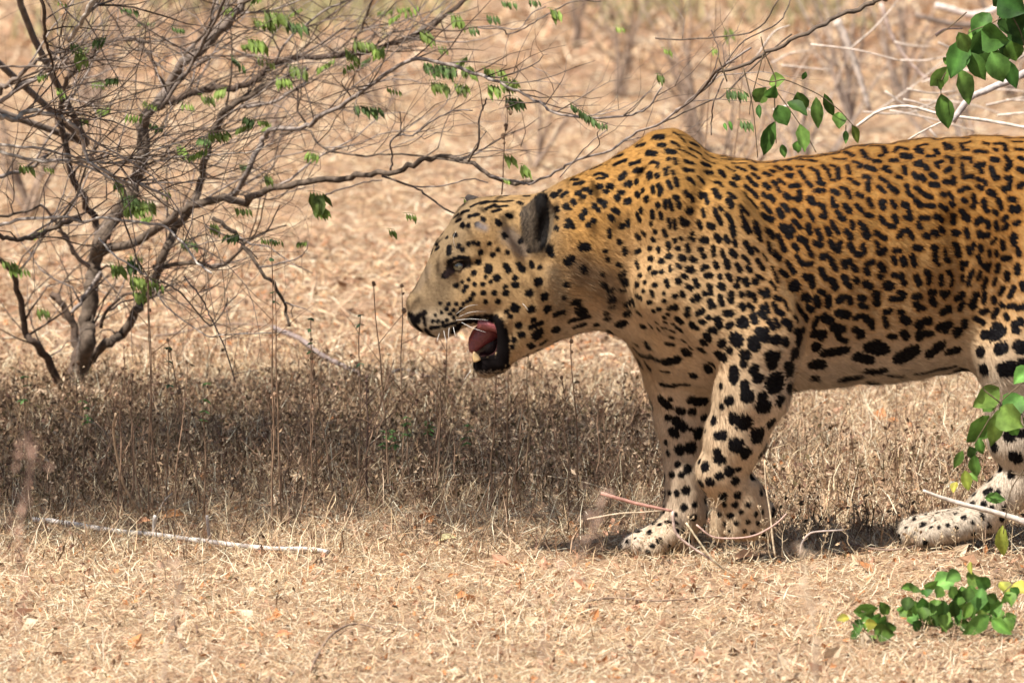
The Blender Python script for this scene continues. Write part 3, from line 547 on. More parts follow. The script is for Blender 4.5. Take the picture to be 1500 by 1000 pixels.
def full_coat(p, n):
    c = coat(p, n)
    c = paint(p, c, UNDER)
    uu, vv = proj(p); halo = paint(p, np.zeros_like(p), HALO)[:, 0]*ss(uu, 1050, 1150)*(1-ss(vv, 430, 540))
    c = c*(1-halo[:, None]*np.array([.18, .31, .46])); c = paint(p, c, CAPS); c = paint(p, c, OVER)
    for a, b_, r1, r2 in MOUTH:
        k = 1-ss(capd(p, a, b_, r1, r2), -0.5*S, 3.5*S)
        c = lerp(c, np.array([.035, .012, .012]), k)
    c = paint(p, c, LIP); c = paint(p, c, EYEB)
    # ears: dark backs, pale tuft at the base
    u, v = proj(p); e = ((u-786)/25)**2+((v-324)/50)**2
    ek = (1-ss(e, 0.75, 1.1))*(p[:, 1] < W(790, 320, -48)[1])*(u < 820)
    st1 = 0.5+0.5*np.sin(u*1.1+6*vnoise(p, 90, 4)); blk = ss(u-0.12*(v-325), 782, 790)
    ec = lerp(np.array([.075, .054, .036])[None]*(0.55+0.75*st1[:, None]), np.array([.010, .008, .007]), blk)
    rim = ss(u-(789+19*np.sqrt(np.clip(1-((v-326)/48)**2, 0, 1))), -4, -2)*(v > 296)
    ec = lerp(ec, np.array([.24, .17, .10]), rim*.8)
    c = c*(1-ek[:, None])+ec*ek[:, None]
    hair = (u > 690) & (u < 748) & (v > 541) & (u < 800); c[hair] = c[hair]*.6+np.array([.13, .11, .09])*(vnoise(p[hair], 500, 9) > .1)[:, None]
    fe = (np.abs(u-690) < 20) & (v < 302) & (p[:, 1] > W(690, 290, 22)[1])
    c[fe] = (.06, .05, .045)
    return c
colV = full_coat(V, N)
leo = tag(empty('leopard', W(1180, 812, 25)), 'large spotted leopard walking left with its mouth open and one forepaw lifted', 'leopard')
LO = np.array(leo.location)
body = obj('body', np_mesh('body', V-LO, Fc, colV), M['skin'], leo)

# --- fur: short flat blades lying back along the coat, each with the colour of the skin it grows from
NF = 400000
fa = area.copy(); fc = V[Fc].mean(1); uf, vf = proj(fc)
fa *= np.where(uf < 830, 2.6, 1.0)*np.where((uf > 758) & (uf < 814) & (vf < 375), 2.0, 1.0)*np.where(fc[:, 1] > 0.13, 0.45, 1.0)*np.where(uf > 1530, 0.4, 1.0)
fi = rng.choice(len(Fc), NF, p=fa/fa.sum())
ua, va = rng.random((NF, 1)), rng.random((NF, 1))
Q = V[Fc[fi]]; root = (Q[:, 0]*(1-ua)+Q[:, 1]*ua)*(1-va)+(Q[:, 3]*(1-ua)+Q[:, 2]*ua)*va
QN = N[Fc[fi]]; nr = (QN[:, 0]*(1-ua)+QN[:, 1]*ua)*(1-va)+(QN[:, 3]*(1-ua)+QN[:, 2]*ua)*va; nr /= np.linalg.norm(nr, axis=1)[:, None]
mouth_d = np.minimum.reduce([capd(root, *m_) for m_ in MOUTH])
ok = mouth_d > 5*S; root, nr = root[ok], nr[ok]
lipd = np.min([capd(root, a, b_, r, r) for a, b_, r, _, _ in LIP], axis=0); ok = lipd > 0; root, nr = root[ok], nr[ok]
u, v = proj(root)
eyed = np.hypot(u-672, v-389); ok = ~((eyed < 14) & (nr[:, 1] < 0)); root, nr, u, v = root[ok], nr[ok], u[ok], v[ok]
flow = np.stack([np.full(len(root), 1.0), np.zeros(len(root)), -0.45+0*u], 1)
legm = ss(v, 540, 600)[:, None]; flow = flow*(1-legm)+np.array([[.25, 0, -1.0]])*legm
flow += np.stack([vnoise(root, 22, 5), vnoise(root, 22, 6), vnoise(root, 22, 7)], 1)*0.35+rng.normal(0, 0.16, root.shape)
earm = ((u > 760) & (u < 812) & (v > 278) & (v < 372) & (root[:, 1] < W(790, 320, -44)[1]))[:, None]; flow = np.where(earm, np.array([[.4, 0, .9]])+rng.normal(0, .4, root.shape), flow)
flow -= nr*(flow*nr).sum(1)[:, None]; flow /= np.linalg.norm(flow, axis=1)[:, None]+1e-9
face = 1-ss(u, 780, 850)
earL = ((u > 760) & (u < 812) & (v > 278) & (v < 372) & (root[:, 1] < W(790, 320, -44)[1]))
Ln = (0.004*earL+0.0085-0.0042*face+0.006*ss(v, 520, 560)*(v < 600)*(u > 1150)+0.003*ss(v, 465, 500)*(u < 960)*(v < 620)+0.005*ss(u, 800, 850)*(1-ss(u, 900, 960))*ss(v, 340, 400)*(v < 480)*(1-ss(v, 440, 480)))*rng.uniform(0.7, 1.3, len(u))
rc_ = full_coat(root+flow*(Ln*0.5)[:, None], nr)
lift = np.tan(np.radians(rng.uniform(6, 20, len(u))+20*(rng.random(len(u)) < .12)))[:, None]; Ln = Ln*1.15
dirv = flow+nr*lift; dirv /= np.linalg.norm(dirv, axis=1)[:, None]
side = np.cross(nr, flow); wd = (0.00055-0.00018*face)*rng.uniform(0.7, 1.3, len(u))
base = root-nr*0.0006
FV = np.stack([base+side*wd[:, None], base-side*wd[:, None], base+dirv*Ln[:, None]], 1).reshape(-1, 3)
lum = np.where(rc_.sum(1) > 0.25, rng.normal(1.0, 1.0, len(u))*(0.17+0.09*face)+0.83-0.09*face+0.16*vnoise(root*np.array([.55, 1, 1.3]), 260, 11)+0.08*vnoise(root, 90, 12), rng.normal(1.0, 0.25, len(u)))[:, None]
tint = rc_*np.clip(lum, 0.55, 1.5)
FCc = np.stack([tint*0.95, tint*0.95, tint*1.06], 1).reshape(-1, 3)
fn_ = nr*0.92+dirv*0.0+side*rng.normal(0, 0.2, (len(u), 1)); fn_ /= np.linalg.norm(fn_, axis=1)[:, None]
fur = obj('fur', np_mesh('fur', FV-LO, np.arange(len(FV)).reshape(-1, 3), FCc, True, np.repeat(fn_, 3, 0)), M['fur'], leo)
fur['kind'] = 'stuff'

# --- eye, nose, tongue, teeth, whiskers, claws
def uvball(c, r, seg=18, rings=12, scale=(1, 1, 1)):
    th = np.linspace(0, np.pi, rings+1)[:, None]; ph = (np.arange(seg)/seg*2*np.pi)[None]
    v_ = np.stack([np.sin(th)*np.cos(ph), np.sin(th)*np.sin(ph), np.cos(th)+0*ph], -1).reshape(-1, 3)*r*np.array(scale)
    f_ = [[i*seg+j, (i+1)*seg+j, (i+1)*seg+(j+1) % seg, i*seg+(j+1) % seg] for i in range(rings) for j in range(seg)]
    return v_+c, np.array(f_)
def eye(c, look, name='eye'):
    look = np.array(look, float); look /= np.linalg.norm(look)
    v_, f_ = uvball(c, 9.5*S, 32, 24)
    a = (v_-c)@look/(9.5*S)
    colr = np.where((a > 0.955)[:, None], (.004, .004, .004), np.where((a > 0.70)[:, None], (.11, .095, .055), (.05, .03, .025)))
    colr = np.where(((a > 0.66) & (a < 0.72))[:, None], (.01, .01, .01), colr)
    m_, t_, b__ = new_mat('eye', 0.05, 0.8); vc = t_.nodes.new('ShaderNodeVertexColor'); vc.layer_name = 'Col'
    t_.links.new(vc.outputs[0], b__.inputs['Base Color']); b__.inputs['Coat Weight'].default_value = 0.6
    return obj(name, np_mesh(name, v_-LO, f_, colr), m_, leo)
ec = W(672, 389.5, -62.5)
eye(ec, (-0.35, -1, 0.05)); eye(W(656, 378, 6), (-0.6, 1, 0.1))
sN = Soup(); nv, nf = uvball(W(606, 467, -50), 10.5*S, 16, 10, (0.8, 1.45, 0.78)); sN.add(nv-LO, nf, (.03, .02, .018))
nose = obj('nose', sN.mesh('nose'), M['wet'], leo)
tg = smooth_line(np.array([[*W(726, 482, -34), 14*S], [*W(712, 487, -40), 16*S], [*W(701, 497, -44), 14*S], [*W(695, 507, -48), 10*S], [*W(691, 516, -54), 4*S]]), 5)
sH = Soup(); hv, hf = uvball(W(716, 506, -20), 21*S, 16, 12, (1.1, .7, 1.25)); sH.add(hv-LO, hf, (.03, .011, .012)); obj('mouth_lining', sH.mesh('mouth_lining'), M['wet'], leo)
sT = Soup(); sT.tube(tg, 16, (.20, .045, .044), 0.07); tv = sT.V[0]; tv[:, 1] = tv[:, 1].mean()+(tv[:, 1]-tv[:, 1].mean())*.55+.006; sT.V[0] = tv-LO
obj('tongue', sT.mesh('tongue'), M['wet'], leo)
sP = Soup(); sP.tube(smooth_line(np.array([[*W(700, 474, -54), 9*S], [*W(722, 478, -56), 8*S], [*W(732, 486, -58), 4*S]]), 4)-np.array([*LO, 0]), 10, (.22, .06, .06), 0.05)
obj('gum', sP.mesh('gum'), M['wet'], leo)
M['tooth'], t_, b__ = new_mat('tooth', 0.3, 0.5); b__.inputs['Base Color'].default_value = (.60, .42, .20, 1)
def tooth(a, b_, r):
    sq = Soup(); sq.tube(smooth_line(np.array([[*W(*a), r*S], [*(W(*a)*0.5+W(*b_)*0.5), r*0.8*S], [*W(*b_), r*0.15*S]]), 3)-np.array([*LO, 0]), 10)
    return obj('tooth', sq.mesh('tooth'), M['tooth'], leo)
tooth((699, 528, -58), (694, 515, -60), 6)
M['whisker'], t_, b__ = new_mat('whisker', 0.35, 0.5); b__.inputs['Base Color'].default_value = (.75, .72, .66, 1)
def whisk(pts, r=0.36):
    sq = Soup(); sq.tube(smooth_line(np.array([[*W(x_, y_, d_), r*S*(1-0.75*i/(len(pts)-1))] for i, (x_, y_, d_) in enumerate(pts)]), 4)-np.array([*LO, 0]), 4)
    return obj('whisker', sq.mesh('whisker'), M['whisker'], leo)
for q in ([(672, 464, -84), (690, 457, -96), (712, 456, -104)], [(668, 469, -84), (690, 467, -98), (716, 469, -108)], [(676, 472, -84), (692, 480, -100), (712, 487, -112)],
          [(658, 480, -84), (657, 490, -94), (658, 498, -100)], [(664, 479, -84), (666, 488, -94), (668, 493, -98)], [(644, 487, -78), (641, 496, -84), (640, 500, -88)],
          [(650, 484, -82), (652, 494, -92), (655, 503, -98)], [(760, 440, -74), (768, 447, -86), (774, 455, -92)], [(668, 460, -84), (684, 449, -96), (700, 446, -104)],
          [(664, 474, 10), (650, 480, 34), (640, 490, 50)], [(662, 470, 10), (646, 474, 36), (634, 480, 56)], [(690, 542, -54), (684, 550, -60), (680, 556, -64)], [(668, 366, -74), (664, 350, -84), (668, 338, -88)]):
    whisk(q)

# ================================================================ THE GROUND
yy = np.concatenate([np.linspace(-5, -2, 12)[:-1], np.linspace(-2, 4, 260), np.linspace(4, 16, 130)[1:], np.geomspace(17, 400, 30)])
xh = np.concatenate([-np.geomspace(3, 250, 16)[::-1], np.linspace(-2.8, 2.8, 240)[1:-1], np.geomspace(3, 250, 16)])
GX, GY = np.meshgrid(xh, yy, indexing='ij')
GZ = gheight(GX, GY)*np.exp(-np.maximum(np.abs(GX)-3, 0))*np.exp(-np.maximum(GY-16, 0)*0.3)
nzv = lambda x, y, f, k: np.sin(x*f+k)*np.cos(y*f*0.9-k)+0.6*np.sin(x*f*2.3-y*f*1.9+k*2)
GZ += 0.004*nzv(GX, GY, 14, 1)*(np.abs(GX) < 3)*(GY < 8)
ny_ = len(yy); I = (np.arange(len(xh)-1)[:, None]*ny_+np.arange(ny_-1)[None]).ravel()
gm = np_mesh('ground', np.stack([GX, GY, GZ], -1).reshape(-1, 3), np.stack([I, I+ny_, I+ny_+1, I+1], 1))
ground = obj('ground', gm, M['soil']); ground['kind'] = 'structure'

def fbm(x, y, f, k=0.0):
    v = 0; a = 1
    for i in range(4):
        v = v+a*np.sin(x*f*1.3+np.sin(y*f+k+i)*1.7+k)*np.cos(y*f*1.1+np.sin(x*f*0.8-k+i*2)*1.5); f *= 2.1; a *= 0.55
    return v/1.9
def band(x, y):                                   # low brown herbs at the bush foot, and in place of the leopard's shadow
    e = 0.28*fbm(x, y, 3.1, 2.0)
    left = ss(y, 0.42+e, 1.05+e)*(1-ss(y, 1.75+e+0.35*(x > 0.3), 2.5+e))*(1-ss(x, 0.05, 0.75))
    right = 0.45*ss(y, 0.1+e, 0.5+e)*(1-ss(y, 0.9+e, 1.3+e))*ss(x, 0.1, 0.6)  # herbs darken the ground where the leopard's shadow would fall
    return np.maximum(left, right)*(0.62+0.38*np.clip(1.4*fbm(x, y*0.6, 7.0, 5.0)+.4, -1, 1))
STRAW = np.array([.99, 1.03, .96])*np.array([(.72, .54, .36), (.80, .65, .47), (.66, .45, .28), (.50, .31, .19), (.84, .73, .58), (.66, .43, .30), (.34, .20, .12)])
def blades(n, xr, yr, L, wd, up, cols, dens=None, curve=0.3, zoff=0.0):
    """n thin bent blades, two quads each -> arrays"""
    x = rng.uniform(*xr, n); y = rng.uniform(*yr, n)
    if dens is not None:
        k = rng.random(n) < dens(x, y); x, y = x[k], y[k]; n = len(x)
    a = rng.random(n)*2*np.pi; L_ = rng.uniform(*L, n); w_ = rng.uniform(*wd, n); el = rng.beta(*up, n)*1.35
    d = np.stack([np.cos(a)*np.cos(el), np.sin(a)*np.cos(el), np.sin(el)], 1)
    s_ = np.stack([-np.sin(a), np.cos(a), 0*a], 1); s_ = s_+np.stack([0*a, 0*a, rng.normal(0, 0.6, n)], 1)
    s_ /= np.linalg.norm(s_, axis=1)[:, None]
    b0 = np.stack([x, y, gheight(x, y)+rng.uniform(-0.003, 0.010, n)+zoff], 1)
    k2 = rng.normal(0, curve, n)[:, None]
    m_ = b0+d*L_[:, None]*0.5+np.cross(d, s_)*k2*L_[:, None]*0.3; e_ = b0+d*L_[:, None]+s_*L_[:, None]*rng.normal(0, 0.15, (n, 1))
    e_[:, 2] = np.maximum(e_[:, 2], gheight(e_[:, 0], e_[:, 1])+0.001); m_[:, 2] = np.maximum(m_[:, 2], gheight(m_[:, 0], m_[:, 1])+0.003)
    w2 = (s_*w_[:, None])
    Vv = np.stack([b0-w2, b0+w2, m_-w2*0.8, m_+w2*0.8, e_], 1).reshape(-1, 3)
    o = np.arange(n)[:, None]*5
    Ff = np.stack([o+[0, 1, 3], o+[0, 3, 2], o+[2, 3, 4]], 1).reshape(-1, 3)
    c = cols[rng.integers(0, len(cols), n)]*rng.uniform(0.7, 1.12, (n, 1)); c = np.repeat(c, 5, 0)
    return Vv, Ff, c
def soup_of(name, parts, mat, label=None):
    q = Soup()
    for v_, f_, c_ in parts: q.add(v_, f_, c_)
    o = obj(name, q.mesh(name, False), mat); o['kind'] = 'stuff'
    if label: o['label'] = label; 
    return o
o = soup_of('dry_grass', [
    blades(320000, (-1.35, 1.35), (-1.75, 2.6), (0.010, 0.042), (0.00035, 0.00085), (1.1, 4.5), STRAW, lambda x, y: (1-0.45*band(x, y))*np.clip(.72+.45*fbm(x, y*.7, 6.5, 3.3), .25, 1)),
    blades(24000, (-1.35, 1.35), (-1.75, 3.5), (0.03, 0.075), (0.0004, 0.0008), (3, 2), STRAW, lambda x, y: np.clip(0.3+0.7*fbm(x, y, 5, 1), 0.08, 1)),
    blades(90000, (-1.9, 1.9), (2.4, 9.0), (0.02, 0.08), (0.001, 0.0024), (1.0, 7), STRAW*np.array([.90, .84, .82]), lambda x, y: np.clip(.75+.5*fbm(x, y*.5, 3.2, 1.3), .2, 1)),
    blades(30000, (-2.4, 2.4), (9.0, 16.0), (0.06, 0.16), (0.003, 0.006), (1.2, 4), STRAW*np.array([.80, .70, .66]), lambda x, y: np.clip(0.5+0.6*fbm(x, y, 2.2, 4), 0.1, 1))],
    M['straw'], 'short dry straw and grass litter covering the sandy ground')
o['category'] = 'dry grass'
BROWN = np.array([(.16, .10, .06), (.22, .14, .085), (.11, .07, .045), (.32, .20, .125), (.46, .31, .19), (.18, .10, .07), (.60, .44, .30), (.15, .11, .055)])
# little herbs: upright crooked stems with curled leaves
def herbs(n, dens, xr, yr, hmax, cols):
    P_ = []
    x = rng.uniform(*xr, n); y = rng.uniform(*yr, n); k = rng.random(n) < dens(x, y); x, y = x[k], y[k]; n = len(x)
    h = rng.uniform(0.35, 1.0, n)*hmax; a = rng.random(n)*6.28; ln = rng.uniform(0.05, 0.6, n)
    tipv = np.stack([np.cos(a)*ln*h, np.sin(a)*ln*h, h], 1); b0 = np.stack([x, y, gheight(x, y)], 1)
    sd = np.stack([-np.sin(a), np.cos(a), 0*a], 1)*0.0007; sd[:, 0] += 0.0006
    kink = b0+tipv*0.5+rng.normal(0, 0.008, (n, 3))
    Vv = np.stack([b0-sd, b0+sd, kink-sd, kink+sd, b0+tipv], 1).reshape(-1, 3); o_ = np.arange(n)[:, None]*5
    Ff = np.stack([o_+[0, 1, 3], o_+[0, 3, 2], o_+[2, 3, 4]], 1).reshape(-1, 3)
    P_.append((Vv, Ff, np.repeat(cols[rng.integers(0, len(cols), n)]*0.8, 5, 0)))
    m_ = 7; idx = np.repeat(np.arange(n), m_); t_ = rng.uniform(0.15, 1.0, len(idx))[:, None]
    c0 = b0[idx]+tipv[idx]*t_+rng.normal(0, 0.010, (len(idx), 3)); c0[:, 2] = np.maximum(c0[:, 2], 0.002+gheight(c0[:, 0], c0[:, 1]))
    u1 = rng.normal(0, 1, (len(idx), 3)); u1 /= np.linalg.norm(u1, axis=1)[:, None]; u2 = np.cross(u1, rng.normal(0, 1, (len(idx), 3))); u2 /= np.linalg.norm(u2, axis=1)[:, None]
    sz = rng.uniform(0.003, 0.008, len(idx))[:, None]; u2 = u2*0.45; up_ = np.cross(u1, u2)
    Lv = np.stack([c0-u1*sz, c0+u2*sz+up_*sz*0.4, c0+u1*sz, c0-u2*sz+up_*sz*0.4], 1).reshape(-1, 3); o2 = np.arange(len(idx))[:, None]*4
    Lf = np.stack([o2+[0, 1, 2], o2+[0, 2, 3]], 1).reshape(-1, 3)
    P_.append((Lv, Lf, np.repeat(cols[rng.integers(0, len(cols), len(idx))]*rng.uniform(0.7, 1.15, (len(idx), 1)), 4, 0)))
    return P_
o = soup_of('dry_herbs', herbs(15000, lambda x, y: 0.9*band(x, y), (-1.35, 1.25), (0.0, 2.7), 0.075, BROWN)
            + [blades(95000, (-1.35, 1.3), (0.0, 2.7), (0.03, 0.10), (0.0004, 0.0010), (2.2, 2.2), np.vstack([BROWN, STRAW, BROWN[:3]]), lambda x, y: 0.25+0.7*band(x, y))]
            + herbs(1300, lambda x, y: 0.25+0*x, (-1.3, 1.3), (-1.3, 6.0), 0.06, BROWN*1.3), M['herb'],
            'low brittle brown herbs massed under the bush, and behind the leopard standing in for its shadow')
o['category'] = 'undergrowth'
# soil crumbs and bits of dead leaf
n = 24000; x = rng.uniform(-1.3, 1.3, n); y = rng.uniform(-1.7, 5, n); c0 = np.stack([x, y, gheight(x, y)+0.006], 1)
u1 = rng.normal(0, 1, (n, 3)); u1 /= np.linalg.norm(u1, axis=1)[:, None]; u2 = np.cross(u1, rng.normal(0, 1, (n, 3))); u2 /= np.linalg.norm(u2, axis=1)[:, None]
sz = rng.uniform(0.003, 0.009, n)[:, None]*np.where(rng.random((n, 1)) < 0.03, 2.6, 1); u2 *= 0.6; up_ = np.cross(u1, u2)
Lv = np.stack([c0-u1*sz, c0+u2*sz+up_*sz*0.5, c0+u1*sz, c0-u2*sz+up_*sz*0.5], 1).reshape(-1, 3); o2 = np.arange(n)[:, None]*4
LC = np.array([(.50, .22, .09), (.62, .46, .30), (.30, .17, .10), (.56, .44, .31), (.20, .13, .09), (.60, .34, .22)])
o = soup_of('leaf_litter', [(Lv, np.stack([o2+[0, 1, 2], o2+[0, 2, 3]], 1).reshape(-1, 3), np.repeat(LC[rng.integers(0, 6, n)], 4, 0))], M['herb'], 'small curled dead leaves scattered over the straw')
o['category'] = 'leaf litter'

# ================================================================ THE THORN BUSH
BY = 2.1
bush = tag(empty('thorn_bush', G(115, 585)), 'large tangled grey brown thorn bush with few green leaves left of the leopard', 'bush')
BO = np.array(bush.location)
def px_path(pts, Y0, Y1=None, taper=None, m=3, jit=0.0):
    """pts: (px, py[, radius px]) rows -> world path with radii; depth runs from Y0 to Y1"""
    Y1 = Y0 if Y1 is None else Y1; n = len(pts); out = []
    for i, q in enumerate(pts):
        t_ = i/(n-1); Y = Y0+(Y1-Y0)*t_+(rng.normal(0, jit) if 0 < i < n-1 else 0)
        r = q[2] if len(q) > 2 else (taper[0]+(taper[1]-taper[0])*t_)
        out.append([*P(q[0], q[1], Y), r*S*(Y+13)/13])
    return smooth_line(out, m)
BARK = np.array([(.13, .095, .07), (.18, .14, .115), (.10, .068, .05), (.27, .22, .19)])
PALEB = (.42, .36, .31)
limb_paths = []
def limb(s, Y0, Y1, taper, col=None, name='branch', sides=8, b=0.25, m=4):
    pts = [tuple(float(v) for v in q.split(',')) for q in s.split()]
    path = px_path(pts, Y0, Y1, (taper[0]*.70, taper[1]*.85), m, 0.02)
    jj = rng.normal(0, 1, (len(path), 3)); jj[0] = jj[-1] = 0; path[:, :3] += jj*np.minimum(path[:, 3:]*0.45, .0022)
    sq = Soup(); sq.tube(path-np.array([*BO, 0]), sides, BARK[rng.integers(0, 4)] if col is None else col, b)
    o_ = obj(name, sq.mesh(name), M['bark'], bush); limb_paths.append(path); return o_
T = [
 ("99,585 118,540 128,500 129,470 133,430 138,400 142,379 150,352 168,319 185,295 200,265 207,225 207,180", 2.1, 2.05, (17, 11), 'trunk'),
 ("207,190 225,159 248,125 270,90 300,69 339,27 360,0 375,-20", 2.05, 1.95, (11, 7), None),
 ("207,185 222,159 250,148 270,141 300,132 330,128 350,128 404,93 449,84 515,80 560,70 599,55 635,39 680,0 700,-20", 2.05, 2.2, (9, 3.5), None),
 ("95,590 105,540 112,520 108,480 88,440 75,430", 2.2, 2.25, (11, 5), 'trunk'),
 ("144,352 138,320 120,285 105,255 93,195 84,174 90,150 99,114 135,81 141,66 192,57 210,69 228,96 243,135", 2.1, 1.9, (8, 2.5), None),
 ("142,368 162,367 210,349 234,331 270,307 315,292 360,295 368,288 401,276 449,267 506,261 530,255 581,253 614,237 650,229 686,237 719,258 750,268 780,266", 2.1, 1.2, (10, 3), None),
 ("110,590 120,552 135,523 160,500 180,490 200,455 207,442 220,425 228,409 240,370 258,334 279,304 292,270 300,240 312,192 330,162 360,144 400,120 450,100", 2.15, 2.0, (11, 5), None),
 ("350,156 395,150 449,120", 2.0, 2.0, (4, 2), None),
 ("100,590 75,535 50,500 39,484 27,430 18,400 0,380 -20,370", 2.1, 1.9, (9, 4), None),
 ("225,391 285,385 321,391 354,364 375,345 420,330", 2.1, 1.9, (5, 1.5), None),
 ("312,319 335,335 354,352 378,391 400,415 418,450 424,478", 1.6, 1.6, (5, 2.5), None),
 ("340,290 370,238 385,205 395,192 449,183 470,168 506,150 542,126 575,102 611,87 650,93 704,111 716,115 751,131 783,147 812,165 860,173 927,168 951,155 969,128", 1.9, 1.0, (6, 1.5), None),
 ("410,197 449,189 465,208 485,222 536,228 575,225 635,231 690,240", 1.9, 1.3, (2.5, 1.5), None),
 ("572,252 575,228 572,207 587,198 605,198 615,190 644,171 668,162 692,162", 1.5, 1.3, (2.2, 1.2), None),
 ("587,198 587,180 586,164", 1.45, 1.4, (1.6, 1), None),
 ("686,237 701,210 701,180 707,160 713,144", 1.2, 1.2, (2.4, 1.4), None),
 ("560,258 605,273 625,287 647,303 664,312 690,322", 1.4, 1.0, (2.4, 1.4), None),
 ("608,273 650,272 689,262 715,268", 1.3, 1.2, (1.6, 1), None),
 ("470,291 490,280 515,273 540,266 560,264", 1.6, 1.5, (2, 1.2), None),
 ("719,258 762,267 780,268 807,256 830,243 847,235 895,219 927,197 961,184 988,165 1007,150 1039,125 1057,99 1100,70", 1.2, 0.55, (2.6, 2), None),
 ("855,232 878,212 875,195 890,180", 0.8, 0.8, (1.2, .7), None), ("820,260 850,225 870,205 890,190", 0.9, 0.8, (1.2, .8), None),
 ("961,184 988,172 1039,148 1060,140 1100,100 1160,50", 0.8, 0.9, (2, 1.5), None),
 ("1050,105 1089,96 1125,75 1170,54 1218,30 1260,12 1290,0 1320,-14 1400,-60 1520,-150 1600,-300", 0.55, 0.5, (3.5, 5.5), None),
 ("990,165 1020,140 1050,105 1057,99", 0.6, 0.55, (2, 2.8), None),
 ("1040,120 1052,80 1048,60 1042,45", 0.6, 0.7, (1.5, 1), None), ("1060,115 1045,150 1043,175 1042,198", 0.6, 0.6, (1.6, 1.1), None),
 ("1057,99 1090,60 1130,40 1150,20 1160,-10", 0.6, 0.9, (1.6, 1.2), None), ("960,56 1000,58 1050,55 1112,42 1140,0", 1.4, 1.2, (1.8, 1.4), None),
 ("700,41 735,43 745,50 770,40 795,25 820,12 840,2 880,2", 1.6, 1.5, (1.6, 1.2), None), ("700,40 720,38 760,42 780,18 800,10", 1.7, 1.7, (1.4, 1), None),
 ("600,28 650,45 700,40", 1.8, 1.7, (1.8, 1.4), None), ("545,0 530,40 520,60 515,80", 2.0, 2.1, (2.5, 1.8), None),
 ("350,20 400,15 440,0", 2.0, 1.9, (2.5, 1.5), None), ("404,93 420,60 470,20 520,-5", 2.0, 2.0, (3, 1.5), None),
 ("235,160 280,95 300,60 320,20 330,-15", 1.7, 1.5, (4, 2.5), None), ("318,0 310,30 298,50 270,80", 2.2, 2.2, (3.5, 3), None),
 ("0,330 30,322 90,318 120,325 150,319 192,325 240,331 255,345 270,358 290,385 310,400", 1.3, 0.9, (3.5, 1.8), PALEB),
 ("-10,340 15,349 39,350 69,337 99,325 115,320", 1.3, 1.5, (5, 4), None),
 ("-20,160 0,168 20,175 45,163 80,168 95,175 112,190 120,205 130,235 150,250 180,265 210,272 250,290", 0.9, 1.1, (6, 2), PALEB),
 ("0,212 60,218 100,228 140,238 190,236 240,215 300,200", 1.1, 1.2, (3.2, 1.2), PALEB), ("0,222 50,235 100,236 140,250 180,268 230,262", 1.2, 1.2, (3.5, 1.6), PALEB),
 ("145,349 165,372 200,395 222,410 240,445 300,490 330,490 420,486", 1.4, 1.0, (2, 0.9), PALEB),
 ("-20,150 10,125 30,110 55,90 100,85", 1.7, 1.6, (6, 3), None), ("0,150 25,130 60,110", 1.5, 1.5, (5, 3), None),
 ("60,-10 65,30 68,60 72,75 80,110 90,150", 1.2, 1.4, (4, 2), None), ("150,-20 130,10 118,35 100,60", 1.2, 1.3, (6, 4), PALEB),
 ("-10,262 15,255 40,248 60,235 72,225", 1.5, 1.6, (5, 2), None), ("105,458 125,430 148,400 140,420", 1.9, 2.0, (4, 3), None),
 ("160,455 185,440 225,435 230,410", 1.7, 1.8, (2.2, 1.5), None), ("148,480 160,450 190,430 210,438 225,432", 2.0, 1.9, (4, 2), None),
 ("235,410 252,420 270,435 300,470 312,475 330,450 333,436", 1.3, 1.2, (2.2, 1), None), ("270,405 290,430 302,450 312,472 330,510 345,560", 1.2, 1.1, (1.8, 1.2), None),
 ("300,330 330,345 345,352 365,365 378,380", 1.3, 1.3, (1.8, 1), None), ("60,300 85,330 110,370 130,390", 1.8, 2.0, (3.2, 4), None), ("128,389 108,370 97,345 85,338", 2.0, 1.9, (3, 2), None),
 ("345,352 385,344 400,320 410,300", 1.3, 1.3, (2, 1), None), ("240,230 262,200 290,190 340,192 380,175 420,172", 1.8, 1.7, (2.5, 1.2), None),
 ("0,98 60,97 120,92 180,84", 1.6, 1.6, (2.2, 1.2), None), ("60,300 30,312 -10,318", 1.6, 1.5, (2.2, 2.6), None), ("240,237 260,230 340,225 370,222 400,210", 1.2, 1.1, (1.8, 1), PALEB),
]
for s_, a, b_, tp, kind in T:
    limb(s_, a, b_, tp, kind if isinstance(kind, tuple) else None, 'trunk' if kind == 'trunk' else 'branch')
# twigs: grow from the limbs, mostly up and to the right, forking as they go
twigs = []
def grow(p, d, r, L, depth, lim):
    n = max(3, int(L/0.035)); pts = [[*p, r]]
    d = d/np.linalg.norm(d); step = L/n
    for i in range(n):
        d = d+rng.normal(0, 0.17, 3)*np.array([1, 0.8, 1]); d /= np.linalg.norm(d)
        if i % 2 == 1: d = d+rng.normal(0, 0.22, 3)*np.array([1, .6, 1]); d /= np.linalg.norm(d)
        p = p+d*step; rr = r*(1-0.72*(i+1)/n); pts.append([*p, rr])
        if depth < lim and rng.random() < 0.42:
            q = rng.normal(0, 0.55, 3); q[2] += 0.15; grow(p.copy(), d+q, rr*0.7, L*rng.uniform(0.35, 0.6), depth+1, lim)
    twigs.append(np.array(pts))
lw = np.array([len(p_)*(1.0 if proj(p_[len(p_)//2, :3])[0] < 640 else 0.18) for p_ in limb_paths]); lw /= lw.sum()
